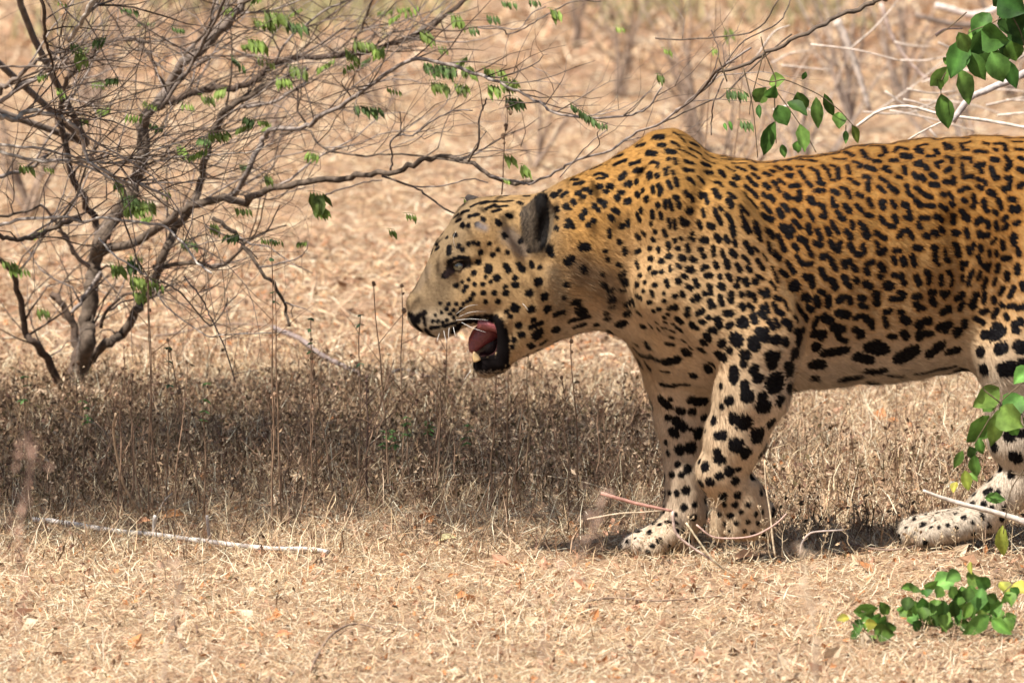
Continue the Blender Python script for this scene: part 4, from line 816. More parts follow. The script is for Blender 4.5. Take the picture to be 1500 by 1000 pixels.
for k in range(480):
    pth = limb_paths[rng.choice(len(limb_paths), p=lw)]; i = rng.integers(len(pth)//5, len(pth)-1); p0 = pth[i]
    u_0, v_0 = proj(p0[:3])
    d0 = pth[min(i+1, len(pth)-1), :3]-pth[i-1, :3]; d0 /= np.linalg.norm(d0)+1e-9
    bias = np.array([0.85, -0.05, 0.42]) if rng.random() < 0.72 else rng.normal(0, 0.8, 3)
    if v_0 > 330: bias = bias*0.6+np.array([0, 0, 0.3])
    L0 = rng.uniform(0.16, 0.42)*(0.55 if u_0 > 480 or v_0 > 360 else 1.0)
    grow(p0[:3].copy(), d0*0.5+bias+rng.normal(0, 0.3, 3), min(p0[3]*0.6, rng.uniform(1.1, 2.3)*S), L0, 0, 2)
# keep the leopard's head and the clearing in front of it free of twigs
kept = []
for t_ in twigs:
    u, v = proj(t_[:, :3])
    if ((u > 560) & (v > 285) & (u < 1500)).any() or ((u > 470) & (v > 235)).any() or (v > 560).any(): continue
    kept.append(t_)
twigs = kept
twigs.sort(key=lambda q: -np.linalg.norm(q[-1, :3]-q[0, :3]))
for i, q in enumerate(twigs[:250]):
    sq = Soup(); cc = BARK[rng.integers(0, 4)]*rng.uniform(0.8, 1.3)
    sq.tube(q-np.array([*BO, 0]), 4, cc, 0.2); obj('twig', sq.mesh('twig'), M['bark'], bush)
sq = Soup()
for q in twigs[250:]: sq.tube(q-np.array([*BO, 0]), 3, BARK[rng.integers(0, 4)], 0.2)
tt = len(twigs)
# unseen crown added above the frame to shade the undergrowth: thin twigs and leaves
def shade_cluster(n, lo, hi, L):
    out = []; cen = rng.uniform(lo, hi, (46, 3))
    for _ in range(n):
        p = cen[rng.integers(0, 46)]+rng.normal(0, .095, 3); p[2] = max(p[2], 1.12); d = rng.normal(0, 1, 3); d[2] = abs(d[2])*0.4; d /= np.linalg.norm(d)
        q = smooth_line([[*p, .0022], [*(p+d*L*0.5+rng.normal(0, .02, 3)), .0015], [*(p+d*L), .0006]], 2); out.append(q)
        sq.tube(q-np.array([*BO, 0]), 3, BARK[rng.integers(0, 4)])
    return out
cr = shade_cluster(640, (-1.72, -0.20, 1.12), (-0.38, 1.22, 1.5), 0.35)
st = obj('fine_and_shade_twigs', sq.mesh('fine_and_shade_twigs'), M['bark'], bush); st['kind'] = 'stuff'  # leftover bush twigs together with those of the added shade crown
sq = Soup()
for q in cr:
    for _ in range(25):
        c0 = q[rng.integers(0, len(q)), :3]+rng.normal(0, .05, 3)-BO; a = rng.normal(0, 1, 3); a /= np.linalg.norm(a); b_ = np.cross(a, rng.normal(0, 1, 3)); b_ /= np.linalg.norm(b_)
        z_ = rng.uniform(.010, .022); sq.add([c0-a*z_, c0+b_*z_*.45, c0+a*z_, c0-b_*z_*.45], np.array([[0, 1, 2, 3]]), np.array([.07, .11, .03])*rng.uniform(.7, 1.4))
st = obj('shade_crown_leaves', sq.mesh('shade_crown_leaves', False), M['leaf'], bush); st['kind'] = 'stuff'
for i, (a, b_, c_) in enumerate((((-1.15, 1.6, .9), (-1.1, 1.1, 1.15), (-1.0, .6, 1.3)), ((-.95, 1.9, .85), (-.8, 1.4, 1.15), (-.7, .8, 1.32)), ((-1.2, 1.8, .7), (-1.5, 1.2, 1.1), (-1.5, .5, 1.3)))):  # limbs added to carry the shading crown
    q = smooth_line([[*(G(130, 585)+np.array([0, 0, .5])), .007], [*a, .0065], [*b_, .0055], [*c_, .003]], 5)
    s2 = Soup(); s2.tube(q-np.array([*BO, 0]), 7, BARK[1], .2); obj('branch', s2.mesh('branch'), M['bark'], bush)
# pinnate leaves hanging from the twigs: one object each
def pinnate(base, d, L, n, lw_, col, drop=0.85, parent=None, off=BO):
    sq = Soup(); d = np.array(d, float); d /= np.linalg.norm(d); col = np.array(col, float)
    tip = base+d*L+np.array([0, 0, -L*0.12])
    sq.tube(smooth_line([[*base, .0006], [*((base+tip)/2+np.array([0, 0, .01*L/0.05*.3])), .0005], [*tip, .0003]], 3)-np.array([*off, 0]), 3, col*0.7)
    for i in range(n):
        t_ = (i+1)/(n+0.3); c0 = base+(tip-base)*t_
        for sd in (-1, 1):
            dv = np.array([d[0]*0.25+rng.normal(0, .12), sd*0.45+rng.normal(0, .15), -drop+rng.normal(0, .12)]); dv /= np.linalg.norm(dv)
            wv = np.cross(dv, (0.3, 1, 0.1)); wv /= np.linalg.norm(wv); l_ = lw_*rng.uniform(.8, 1.15); cc = col*rng.uniform(.75, 1.3)
            m0 = c0+dv*l_*.5; sq.add(np.array([c0, m0+wv*l_*.15, c0+dv*l_, m0-wv*l_*.15, m0+np.array([0, -.0012, 0])])-off, np.array([[0, 1, 4], [1, 2, 4], [2, 3, 4], [3, 0, 4]]), cc)
    return obj('leaf', sq.mesh('leaf', False), M['leaf'], bush if parent is None else parent)
GRN = [(.17, .23, .05), (.21, .30, .06), (.10, .16, .045), (.29, .38, .09)]
def lf(px, py, wpx, hpx, Y, col=0, ang=0.0):
    base = P(px-wpx/2, py, Y); pinnate(base, (math.cos(ang), 0, math.sin(ang)), wpx*S*(Y+13)/13, max(3, int(wpx/4.2)), hpx*S*(Y+13)/13, GRN[col])
for a in [(535, 152, 40, 22, 1.6, 2), (640, 90, 46, 28, 1.7, 2), (640, 118, 26, 24, 1.6, 0), (672, 120, 22, 24, 1.5, 0), (722, 98, 34, 20, 1.4, 3), (720, 122, 20, 26, 1.4, 1), (742, 112, 26, 26, 1.3, 3), (748, 140, 24, 26, 1.3, 2),
          (810, 12, 18, 26, 1.5, 1), (718, 20, 20, 18, 1.8, 2), (743, 0, 26, 14, 1.8, 2), (780, -2, 18, 14, 1.8, 2), (845, 148, 26, 16, 1.0, 2, -.5), (862, 160, 24, 20, 1.0, 2, -.5), (880, 178, 16, 14, 1.0, 2),
          (372, 55, 26, 28, 1.8, 1), (400, 15, 34, 28, 1.9, 0), (430, 30, 26, 24, 1.9, 2), (384, 28, 30, 20, 1.9, 0), (434, 95, 26, 26, 1.8, 0), (412, 112, 22, 22, 1.8, 1), (530, 58, 30, 22, 1.9, 0), (620, 45, 20, 26, 1.8, 0), (665, 20, 18, 30, 1.8, 1),
          (645, 66, 16, 18, 1.7, 0), (690, 38, 16, 16, 1.7, 2), (115, 75, 18, 30, 1.2, 0), (106, 62, 14, 20, 1.2, 2), (85, 130, 12, 18, 1.2, 1), (120, 170, 14, 16, 1.3, 0), (36, 240, 22, 20, 1.2, 0), (262, 212, 16, 28, 1.5, 1), (272, 150, 18, 16, 1.5, 3), (300, 138, 20, 18, 1.5, 0),
          (200, 288, 46, 26, 1.6, 0), (185, 282, 26, 24, 1.5, 2), (192, 300, 34, 22, 1.6, 1), (240, 278, 16, 16, 1.4, 3), (462, 280, 24, 34, 1.3, 0), (466, 302, 22, 24, 1.3, 1), (390, 255, 12, 20, 1.4, 0), (352, 302, 26, 16, 1.3, 0), (311, 325, 12, 24, 1.3, 0),
          (396, 348, 34, 12, 1.0, 0), (200, 402, 26, 34, 1.2, 3), (168, 385, 22, 24, 1.3, 1), (192, 378, 20, 30, 1.3, 2), (200, 425, 18, 24, 1.2, 3), (572, 335, 12, 16, 1.0, 1), (740, 262, 12, 10, 1.0, 3), (765, 240, 8, 26, 1.0, 1), (742, 225, 16, 24, 1.1, 0), (965, 108, 12, 18, 1.0, 0),
          (600, 312, 18, 14, 0.9, 1), (682, 290, 14, 20, 0.32, 3), (25, 390, 30, 18, 1.5, 1), (10, 380, 24, 18, 1.5, 0), (60, 450, 20, 20, 1.6, 0), (88, 2, 16, 10, 1.2, 0), (1065, 40, 14, 24, 3.5, 0), (1045, 70, 10, 14, 1.5, 3), (975, 70, 14, 14, 1.5, 3), (905, 38, 14, 14, 2.5, 3), (1075, 130, 30, 20, .8, 2), (1090, 175, 20, 20, .8, 2)]:
    lf(*a)
for _ in range(70):
    q_ = twigs[rng.integers(0, min(len(twigs), 300))]; u_1, v_1 = proj(q_[-1, :3])
    if u_1 < -20 or u_1 > 740 or v_1 < -10 or v_1 > 470: continue
    hh1 = rng.uniform(12, 22); pinnate(q_[-1, :3], (rng.choice([-1, 1]), 0, rng.normal(0, .4)), rng.uniform(16, 34)*S, int(rng.integers(4, 8)), hh1*S, GRN[rng.integers(0, 4)])

# ================================================================ LEAFY CREEPERS
def leaf_obj(base, tip, wid, col, parent, off, fold=0.25, tilt=0.0, cup=0.12):
    """a broad leaf with midrib fold and a drooping tip; base, tip are points, wid in metres"""
    base, tip = np.array(base), np.array(tip); d = tip-base; L = np.linalg.norm(d); d /= L
    view = np.array([0, -1.0, 0.15]); s_ = np.cross(d, view); s_ /= np.linalg.norm(s_); nrm = np.cross(s_, d)
    ca, sa = math.cos(tilt), math.sin(tilt); s2 = s_*ca+nrm*sa; n2 = nrm*ca-s_*sa
    ts = np.array([0, .12, .3, .5, .7, .87, 1.0]); ws = np.array([.04, .55, .95, 1.0, .74, .34, .0])*wid/2
    Vv, Ff = [], []
    for t_, w_ in zip(ts, ws):
        mid = base+d*L*t_-n2*cup*L*(t_-.5)**2
        e = .06*wid*math.sin(t_*19+wid*900)
        Vv += [mid-s2*w_+n2*(w_*fold+e), mid-s2*w_*.5+n2*w_*fold*.4, mid, mid+s2*w_*.5+n2*w_*fold*.4, mid+s2*w_+n2*(w_*fold-e)]
    for i in range(6):
        for j in range(4): o_ = i*5+j; Ff.append([o_, o_+1, o_+6, o_+5])
    col = np.array(col)*rng.uniform(.65, 1.35)*np.array([rng.uniform(.9, 1.35), 1, 1])
    C_ = np.tile(col, (35, 1)); C_[2::5] *= 1.5
    me = np_mesh('leaf', np.array(Vv)-off, np.array(Ff), C_, True)
    return obj('leaf', me, M['leaf'], parent)
LG, MG, YG, DG = (.13, .27, .055), (.085, .20, .035), (.30, .36, .06), (.05, .125, .024)
def creeper(name, label, cat, Y, l, t_, k, stems, leaves, group=None, dY=0.05, srad=1.1):
    org = P(l+stems[0][0][0]/k, t_+stems[0][0][1]/k, Y)
    e = tag(empty(name, org), label, cat, group); off = np.array(e.location)
    for st_ in stems:
        q = [[*P(l+a/k, t_+b_/k, Y), srad*S*(1-.5*i/len(st_))] for i, (a, b_) in enumerate(st_)]
        s3 = Soup(); s3.tube(smooth_line(q, 4)-np.array([*off, 0]), 5, (.14, .10, .06), .1); obj('stem', s3.mesh('stem'), M['bark'], e)
    for q in leaves:
        a, b_, c_, d_, w_, col = q; y0 = Y+rng.uniform(-dY, dY)
        leaf_obj(P(l+a/k, t_+b_/k, y0), P(l+c_/k, t_+d_/k, y0+rng.uniform(-.02, .02)), w_/k*S*1.3, col, e, off, rng.uniform(.12, .6), rng.uniform(-.6, .6), rng.uniform(.05, .5))
    return e
creeper('hanging_creeper', 'slender hanging sprig of fresh green leaves above the middle of the leopard\'s back', 'creeper', 0.42, 1050, 0, 3.333,
    [[(215, 180), (235, 262), (285, 380), (290, 440), (345, 520), (400, 600), (450, 680), (485, 745)], [(200, 385), (270, 400), (330, 390), (420, 425), (510, 470), (600, 540), (640, 585), (672, 620)],
     [(225, 270), (190, 400), (165, 500), (160, 560)], [(280, 440), (285, 600), (290, 700)], [(630, 610), (630, 640)], [(130, 330), (160, 450), (180, 560), (200, 770)], [(0, 260), (50, 400), (30, 330)]],
    [(330, 385, 250, 410, 62, LG), (240, 430, 185, 500, 66, LG), (285, 425, 235, 480, 56, MG), (296, 515, 345, 615, 72, LG), (395, 450, 432, 545, 66, MG), (345, 490, 445, 560, 56, DG), (485, 478, 495, 632, 50, LG), (525, 460, 572, 572, 40, MG), (598, 545, 598, 628, 58, MG),
     (630, 635, 630, 702, 24, LG), (662, 612, 692, 702, 38, YG), (408, 608, 430, 742, 66, LG), (392, 690, 395, 750, 42, MG), (278, 598, 225, 765, 58, MG), (318, 705, 332, 772, 30, DG), (435, 352, 418, 392, 22, DG), (205, 510, 210, 580, 26, DG), (60, 590, 75, 640, 16, MG), (35, 600, 50, 640, 14, MG)])
creeper('overhanging_branch', 'dense leafy green branch hanging into the top right corner', 'branch', 0.15, 1050, 0, 3.333,
    [[(2600, -900), (2100, -420), (1750, -160), (1560, -60), (1500, -20), (1430, 60), (1330, 120), (1250, 150), (1200, 200), (1130, 330)], [(1430, 60), (1480, 150), (1500, 220)], [(1330, 120), (1300, 200), (1360, 300)], [(1135, 330), (1095, 400), (1095, 470)], [(1220, 60), (1140, 130), (1070, 180)]],
    [(1130, 330, 1040, 425, 64, LG), (1190, 340, 1242, 515, 84, LG), (1095, 460, 1132, 632, 72, MG), (1210, 190, 1140, 385, 92, MG), (1240, 260, 1310, 395, 72, MG), (1345, 255, 1400, 405, 96, LG), (1400, 290, 1465, 435, 60, DG), (1230, 150, 1335, 245, 104, LG),
     (1290, 150, 1425, 205, 124, MG), (1400, 40, 1480, 185, 114, DG), (1375, -20, 1505, 65, 124, DG), (1330, 60, 1250, 190, 84, MG), (1450, 100, 1505, 225, 94, DG), (1480, -20, 1395, 95, 104, MG), (1290, 195, 1365, 335, 104, DG), (1430, 180, 1395, 305, 94, DG),
     (1130, 290, 1105, 305, 30, MG), (1360, -20, 1390, 30, 60, DG), (1320, 150, 1230, 270, 90, DG), (1440, 200, 1460, 300, 80, MG), (1180, 160, 1230, 260, 60, LG), (1080, 390, 1100, 440, 34, MG)], dY=.07)
creeper('leafy_sprig', 'bright green leafy sprig hanging in front of the leopard\'s hind leg', 'sprig', -0.30, 1260, 500, 3.125,
    [[(1700, -500), (1300, -150), (1050, 30), (860, 120), (750, 185), (640, 280), (570, 390), (520, 475), (480, 560), (460, 620)], [(640, 280), (560, 210), (620, 190)], [(790, 540), (740, 600), (690, 680), (668, 790), (655, 880)], [(690, 600), (740, 610), (800, 600)]],
    [(640, 212, 518, 302, 82, LG), (790, 120, 700, 192, 64, LG), (592, 340, 488, 465, 84, MG), (636, 318, 600, 485, 62, LG), (640, 300, 742, 395, 112, LG), (745, 250, 655, 335, 92, MG), (470, 500, 428, 582, 32, MG), (500, 480, 508, 535, 42, DG), (525, 520, 532, 622, 48, LG),
     (478, 590, 497, 685, 40, YG), (440, 640, 425, 692, 30, YG), (570, 715, 668, 722, 42, LG), (650, 845, 655, 988, 48, YG), (620, 250, 560, 322, 62, MG), (760, 330, 800, 430, 70, MG), (540, 440, 560, 520, 36, MG), (500, 600, 540, 640, 24, MG), (690, 380, 720, 430, 40, MG)], dY=.04)
for (a, b_, w_) in ((570, 260, 9), (665, 398, 9), (600, 380, 7)):
    pass
# low green plant on the ground, lower right, close to the camera
base = G(1420, 930)
creeper('green_seedling', 'low bushy green plant on straw in the bottom right corner', 'plant', float(base[1]), 1150, 780, 4.286,
    [[(1170, 660), (1160, 560), (1140, 440), (1160, 340)], [(1170, 660), (1050, 560), (980, 430), (900, 440)], [(1170, 660), (1260, 540), (1330, 420), (1450, 300)], [(1170, 660), (1000, 600), (850, 560), (780, 450)], [(1180, 660), (1300, 600), (1430, 540)]],
    [(730, 345, 832, 345, 44, MG), (870, 350, 962, 305, 50, MG), (1060, 270, 930, 350, 104, LG), (1130, 280, 1240, 300, 84, LG), (1110, 335, 1132, 545, 108, LG), (1235, 345, 1205, 495, 86, LG), (850, 450, 905, 565, 70, MG), (715, 470, 800, 520, 60, MG), (775, 520, 835, 575, 64, LG),
     (985, 465, 1012, 625, 64, LG), (945, 440, 868, 560, 80, MG), (1060, 430, 1015, 545, 80, DG), (1285, 520, 1115, 640, 84, LG), (1295, 540, 1425, 640, 60, MG), (1315, 590, 1342, 675, 62, MG), (1455, 520, 1335, 565, 60, LG), (1350, 300, 1425, 405, 64, YG), (1430, 315, 1520, 375, 70, YG),
     (1265, 390, 1335, 430, 50, MG), (1200, 290, 1295, 345, 70, MG), (900, 480, 1005, 430, 60, DG), (1100, 250, 1010, 300, 70, LG), (1160, 180, 1170, 260, 30, YG), (800, 440, 720, 500, 50, DG), (920, 520, 1040, 560, 70, DG), (1090, 560, 1180, 590, 60, DG)]+[(float(a), float(b_), float(a+rng.normal(0, 60)), float(b_+rng.uniform(40, 100)), 62, (LG, MG, DG, MG)[i % 4]) for i, (a, b_) in enumerate(zip(rng.uniform(740, 1420, 44), rng.uniform(330, 560, 44)))], dY=.08)
creeper('green_seedling', 'small bright green plant on the straw left of the low bushy one', 'plant', float(G(1280, 945)[1]), 1150, 780, 4.286,
    [[(560, 690), (560, 600), (540, 520), (480, 490)], [(560, 680), (640, 600), (640, 520)], [(560, 680), (450, 580), (380, 530)]],
    [(405, 530, 320, 545, 44, YG), (430, 495, 585, 470, 74, MG), (600, 440, 652, 520, 52, MG), (500, 565, 585, 580, 54, YG), (555, 605, 690, 640, 84, MG), (640, 565, 692, 625, 50, DG), (550, 640, 535, 705, 50, MG), (480, 560, 430, 650, 40, MG), (620, 620, 560, 660, 50, LG), (520, 500, 480, 560, 40, MG)]+[(float(a), float(b_), float(a+rng.normal(0, 50)), float(b_+rng.uniform(30, 70)), 46, (LG, MG, DG, MG)[i % 4]) for i, (a, b_) in enumerate(zip(rng.uniform(440, 670, 14), rng.uniform(470, 620, 14)))], dY=.05)

# ================================================================ STICKS ON THE GROUND
def stick(label, pts, Y=None, taper=(5, 3), col=(.50, .43, .38), lift=0.006, subs=(), cat='stick', name='fallen_stick', sides=8, group=None):
    q = []
    for i, p_ in enumerate(pts):
        g = G(*p_) if Y is None else P(p_[0], p_[1], Y); r = (taper[0]+(taper[1]-taper[0])*i/(len(pts)-1))*S
        q.append([g[0], g[1], g[2]+(r+lift if Y is None else 0), r])
    o_ = tag(empty(name, q[0][:3]), label, cat, group); off = np.array(o_.location)
    s3 = Soup(); s3.tube(smooth_line(q, 4)-np.array([*off, 0]), sides, col, .3); obj('shaft', s3.mesh('shaft'), M['bark'], o_)
    for (sp, r0, r1, c_) in subs:
        yb = G(*sp[0])[1]; w_ = [[*P(a, b_, yb-.01*i), (r0+(r1-r0)*i/(len(sp)-1))*S] for i, (a, b_) in enumerate(sp)]
        s3 = Soup(); s3.tube(smooth_line(w_, 4)-np.array([*off, 0]), 6, c_, .25); obj('side_twig', s3.mesh('side_twig'), M['bark'], o_)
    return o_
stick('long pale weathered stick lying on the straw at lower left', [(48, 770), (90, 774), (140, 782), (180, 788), (230, 792), (290, 800), (340, 806), (400, 812), (450, 812), (482, 817)], None, (4.5, 3.5), (.55, .49, .44),
    subs=[([(228, 790), (226, 772), (227, 755)], 3.5, 3, (.62, .56, .5)), ([(308, 797), (305, 775), (303, 755)], 2.6, 2.2, (.55, .48, .44)), ([(222, 768), (200, 742), (182, 710), (172, 670), (166, 630), (170, 605)], 2.8, 2.2, (.42, .29, .18)),
          ([(172, 665), (150, 628), (120, 612), (92, 598)], 2.0, .9, (.38, .28, .2)), ([(230, 756), (240, 735), (252, 722)], 2, 1, (.4, .33, .28)), ([(110, 775), (108, 762)], 1.6, 1, (.6, .5, .45)), ([(180, 790), (176, 805)], 2.2, 1.4, (.35, .26, .2))])
stick('pale bare stick leaning in front of the leopard\'s hind foot', [(1352, 718), (1375, 727), (1410, 738), (1450, 748), (1500, 764), (1560, 790)], -0.22, (2.2, 5.5), (.50, .43, .37))
stick('thin reddish twig arching in front of the forepaws', [(880, 722), (925, 735), (955, 742), (985, 748)], -0.16, (3, 1.8), (.42, .22, .17), name='dry_twig', cat='twig')
stick('pinkish forked twig crossing the planted forepaw', [(985, 748), (990, 780), (1012, 800), (1040, 818), (1072, 842)], -0.16, (2.2, 1.5), (.55, .40, .33), name='dry_twig', cat='twig')
stick('pale straight twig slanting down right of the planted forepaw', [(1005, 765), (1022, 790), (1045, 820), (1078, 848)], -0.17, (1.6, 1.5), (.60, .50, .33), name='dry_twig', cat='twig')
stick('curved thin twig below the lifted forepaw', [(1020, 768), (1042, 785), (1070, 788), (1105, 784), (1135, 768), (1152, 752)], -0.2, (1.3, 1.2), (.50, .33, .27), name='dry_twig', cat='twig')
stick('upright dry stem right of the lifted forepaw', [(1136, 815), (1132, 790), (1128, 750), (1122, 712), (1120, 675)], -0.15, (1.5, 1.0), (.62, .49, .33), name='dry_twig', cat='twig')
stick('thin twig lying left of the planted forepaw', [(860, 760), (905, 752), (940, 750), (980, 746)], -0.16, (1.2, 1), (.55, .43, .3), name='dry_twig', cat='twig')
stick('bent grey twig between forepaw and hind foot', [(1172, 812), (1175, 795), (1185, 782), (1200, 778), (1235, 776)], -0.2, (1.8, 1.2), (.36, .29, .25), name='dry_twig', cat='twig')
stick('short grey twig behind the leopard\'s chin', [(566, 566), (590, 558), (620, 566), (650, 568)], None, (3.4, 1.5), (.32, .25, .21), 0.02, name='dry_twig', cat='twig')
stick('thick dark branch fallen behind the brown herbs left of the muzzle', [(400, 505), (440, 522), (470, 545), (500, 560), (530, 575)], None, (5, 4), (.26, .20, .18), 0.03)
stick('thin straight twig on the sunlit ground behind the herbs', [(225, 508), (260, 504), (300, 494), (340, 490), (400, 492)], None, (2.2, 1.4), (.30, .22, .17), 0.02, name='dry_twig', cat='twig')
stick('long thin straw stem lying across the ground below the leopard\'s head', [(560, 738), (620, 728), (700, 718), (780, 720), (850, 730), (890, 742)], None, (1.3, .8), (.66, .52, .36), 0.03, name='dry_twig', cat='twig')
stick('thin dark twig on the straw in front of the hind foot', [(1240, 805), (1290, 815), (1330, 812), (1360, 802), (1410, 798)], None, (1.8, 1), (.24, .16, .12), 0.01, name='dry_twig', cat='twig')
stick('dark curved twig lying near the bottom edge left of centre', [(455, 990), (470, 960), (490, 935), (520, 922), (560, 930)], None, (2.4, 1.2), (.26, .18, .13), 0.008, name='dry_twig', cat='twig')
stick('fine dark twig on the straw below the forepaws', [(850, 890), (900, 884), (960, 888), (1020, 884), (1060, 880)], None, (1.8, 1), (.25, .17, .12), 0.008, name='dry_twig', cat='twig')
# dead leaves big enough to tell apart
for px, py, sz_, col, lb in ((1092, 826, 34, (.66, .50, .30), 'pale curled dead leaf on the straw below the lifted forepaw'), (255, 766, 36, (.62, .36, .14), 'orange dead leaf lying behind the pale stick'), (210, 775, 24, (.55, .34, .18), 'brown dead leaf just left of the orange one'),
                             (1395, 722, 22, (.75, .65, .52), 'pale bleached leaf beside the tip of the bare stick'), (655, 800, 26, (.52, .50, .26), 'yellow green dead leaf on the straw below the muzzle'), (415, 942, 24, (.52, .30, .14), 'brown dead leaf near the bottom edge'),
                             (600, 645, 26, (.10, .20, .04), 'green leaf on the ground under the leopard\'s muzzle'), (632, 630, 20, (.22, .34, .20), 'pale green leaf tip on the ground under the chin')):
    g = G(px, py)+np.array([0, 0, .012]); e = empty('dead_leaf' if 'green leaf' not in lb else 'fallen_leaf', g)
    q = leaf_obj(g-np.array([sz_*S/2, 0, 0]), g+np.array([sz_*S/2, 0, .006]), sz_*S*.55, col, None, g, .5, .9, .5)
    q.location = g; q.name = e.name.split('.')[0]; bpy.data.objects.remove(e); tag(q, lb, 'leaf')

# ================================================================ WEEDS: upright dry stems with seed heads
def weed(px, py, hpx, lean, heads, label, group=None, Y=None, col=(.25, .16, .10), r=1.1, side=3, green=None, hs=1.0):
    if Y is None and py < 660:
        Y = rng.uniform(.35, .95); t0 = P(px, py-hpx, Y); g = np.array([t0[0], Y, float(gheight(t0[0], Y))]); k = S*(Y+13)/13; H = t0[2]-g[2]; r *= 1.35
    else:
        g = G(px, py) if Y is None else P(px, py, Y); k = S*(g[1]+13)/13; H = hpx*k
    e = tag(empty('dry_weed', g), label, 'weed', group); pts = []
    for i in range(7):
        t_ = i/6; pts.append([lean*k*t_+rng.normal(0, 1.6)*k*(i > 0), rng.normal(0, 2)*k, H*t_, r*k*(1-.55*t_)])
    pth = smooth_line(pts, 3); s3 = Soup(); s3.tube(pth, 5, col, .2)
    for _ in range(side):
        i = rng.integers(len(pth)//3, len(pth)-1); b0 = pth[i]; d = np.array([rng.choice([-1, 1])*rng.uniform(.3, 1), rng.normal(0, .4), rng.uniform(.4, 1)]); L = rng.uniform(.1, .3)*H
        s3.tube(smooth_line([[*b0[:3], b0[3]*.7], [*(b0[:3]+d*L*.5+rng.normal(0, .003, 3)), b0[3]*.5], [*(b0[:3]+d*L), b0[3]*.25]], 2), 4, col, .1)
    obj('stem', s3.mesh('stem'), M['bark'], e)
    for hh_ in range(heads):
        i = len(pth)-1-int(hh_*rng.uniform(1.0, 2.2)) ; i = max(i, 2); c0 = pth[i, :3]+(rng.normal(0, 2.5, 3)*k if hh_ else 0)
        s4 = Soup()
        if green is not None and hh_ < 4:
            for q in range(5):
                a = q*1.26+rng.random(); dv = np.array([math.cos(a), math.sin(a)*.8, -.35+rng.normal(0, .2)]); L = 11*k; sv = np.cross(dv, (0, 0, 1)); sv /= np.linalg.norm(sv)
                s4.add([c0, c0+dv*L*.5+sv*L*.28, c0+dv*L, c0+dv*L*.5-sv*L*.28], np.array([[0, 1, 2, 3]]), np.array(green)*rng.uniform(.8, 1.3))
            obj('leaf', s4.mesh('leaf', False), M['leaf'], e)
        else:
            v_, f_ = uvball(c0, rng.uniform(2.0, 3.4)*hs*k, 7, 5, (1, 1, rng.uniform(.8, 1.5))); v_ = v_+rng.normal(0, .5*k, v_.shape); s4.add(v_, f_, np.array(col)*rng.uniform(.9, 1.5))
            obj('seed_head', s4.mesh('seed_head', False), M['herb'], e)
weed(398, 600, 250, 2, 4, 'tall straight dry weed with drooping green leaves, left of the muzzle', green=(.05, .10, .04), side=2)
weed(246, 600, 92, 0, 3, 'short weed with a dark green leaf whorl behind the undergrowth', green=(.035, .08, .04), side=0)
weed(528, 590, 130, -2, 4, 'weed topped with a green leaf whorl near the nose', green=(.10, .17, .09), side=1)
weed(460, 595, 130, -6, 4, 'weed with small green leaves left of the nose', green=(.07, .12, .05), side=3)
for px, py, h in ((600, 640, 30), (628, 638, 22), (585, 655, 26), (560, 650, 20), (690, 645, 24), (300, 600, 40), (120, 620, 34), (40, 600, 50)):
    weed(px, py, h, rng.normal(0, 5), 4, 'low weed with small green leaves among the brown herbs', 'low green leaved weeds in the undergrowth', green=(.11, .20, .06), side=1)
weed(570, 600, 185, -22, 1, 'thin dark weed rising to a round seed head just left of the nose', r=1.2, side=1)
weed(590, 640, 222, -2, 3, 'slim weed with a dark round head in front of the nose', r=1.0, side=2)
weed(640, 600, 110, 14, 1, 'thin forked weed below the lower lip', side=3)
weed(742, 620, 110, 2, 2, 'straight thin weed under the throat', side=0, r=.9)
weed(772, 640, 130, 3, 3, 'weed with drooping tan heads under the throat', side=0, col=(.32, .22, .13))
weed(735, 285, 130, 8, 6, 'weed with reddish seed heads above the leopard\'s brow', Y=1.2, side=2)
weed(540, 740, 190, -2, 3, 'dark bare weed stem standing alone in the undergrowth', r=2.0, side=6, col=(.14, .09, .07))
weed(850, 560, 95, -14, 4, 'curving dry weed with small beads under the neck', side=1)
weed(1030, 240, 240, 20, 0, 'thin dark stem rising behind the shoulder hump', Y=2.2, side=2, r=1.2)
weed(1075, 240, 190, 14, 0, 'thin dark stem rising behind the leopard\'s back', Y=2.2, side=2, r=1.2)
weed(1316, 600, 45, -6, 2, 'small dark dried seed pod under the belly', side=0, r=.8)
weed(1316, 690, 95, 4, 0, 'thin bare stem in the shade behind the hind foot', side=1, r=.8)
weed(640, 742, 120, 22, 1, 'pale straw weed below the lower jaw', col=(.6, .47, .3), side=2)
weed(215, 560, 195, 4, 3, 'tall beaded weed stem right of the bush trunk', side=1)
weed(222, 575, 175, -4, 3, 'second beaded weed stem right of the bush trunk', side=1)
weed(412, 590, 180, -10, 0, 'thin leaning weed stem right of the leafy tall weed', side=1)
grp = 'bare dry weeds standing in the undergrowth'
for i in range(54):
    px = rng.uniform(8, 900); py = rng.uniform(585, 650) if i % 3 else rng.uniform(650, 720)
    weed(px, py, rng.uniform(30, 105)*(1.1 if px < 520 else .75), rng.normal(0, 42), int(rng.integers(0, 5)), 'bare brown dry weed standing in the brown undergrowth', grp, r=rng.uniform(.7, 1.2), side=int(rng.integers(1, 6)), col=tuple(np.array((.22, .14, .09))*rng.uniform(.7, 1.6)))
grp = 'pale seeding weeds around the forepaws'
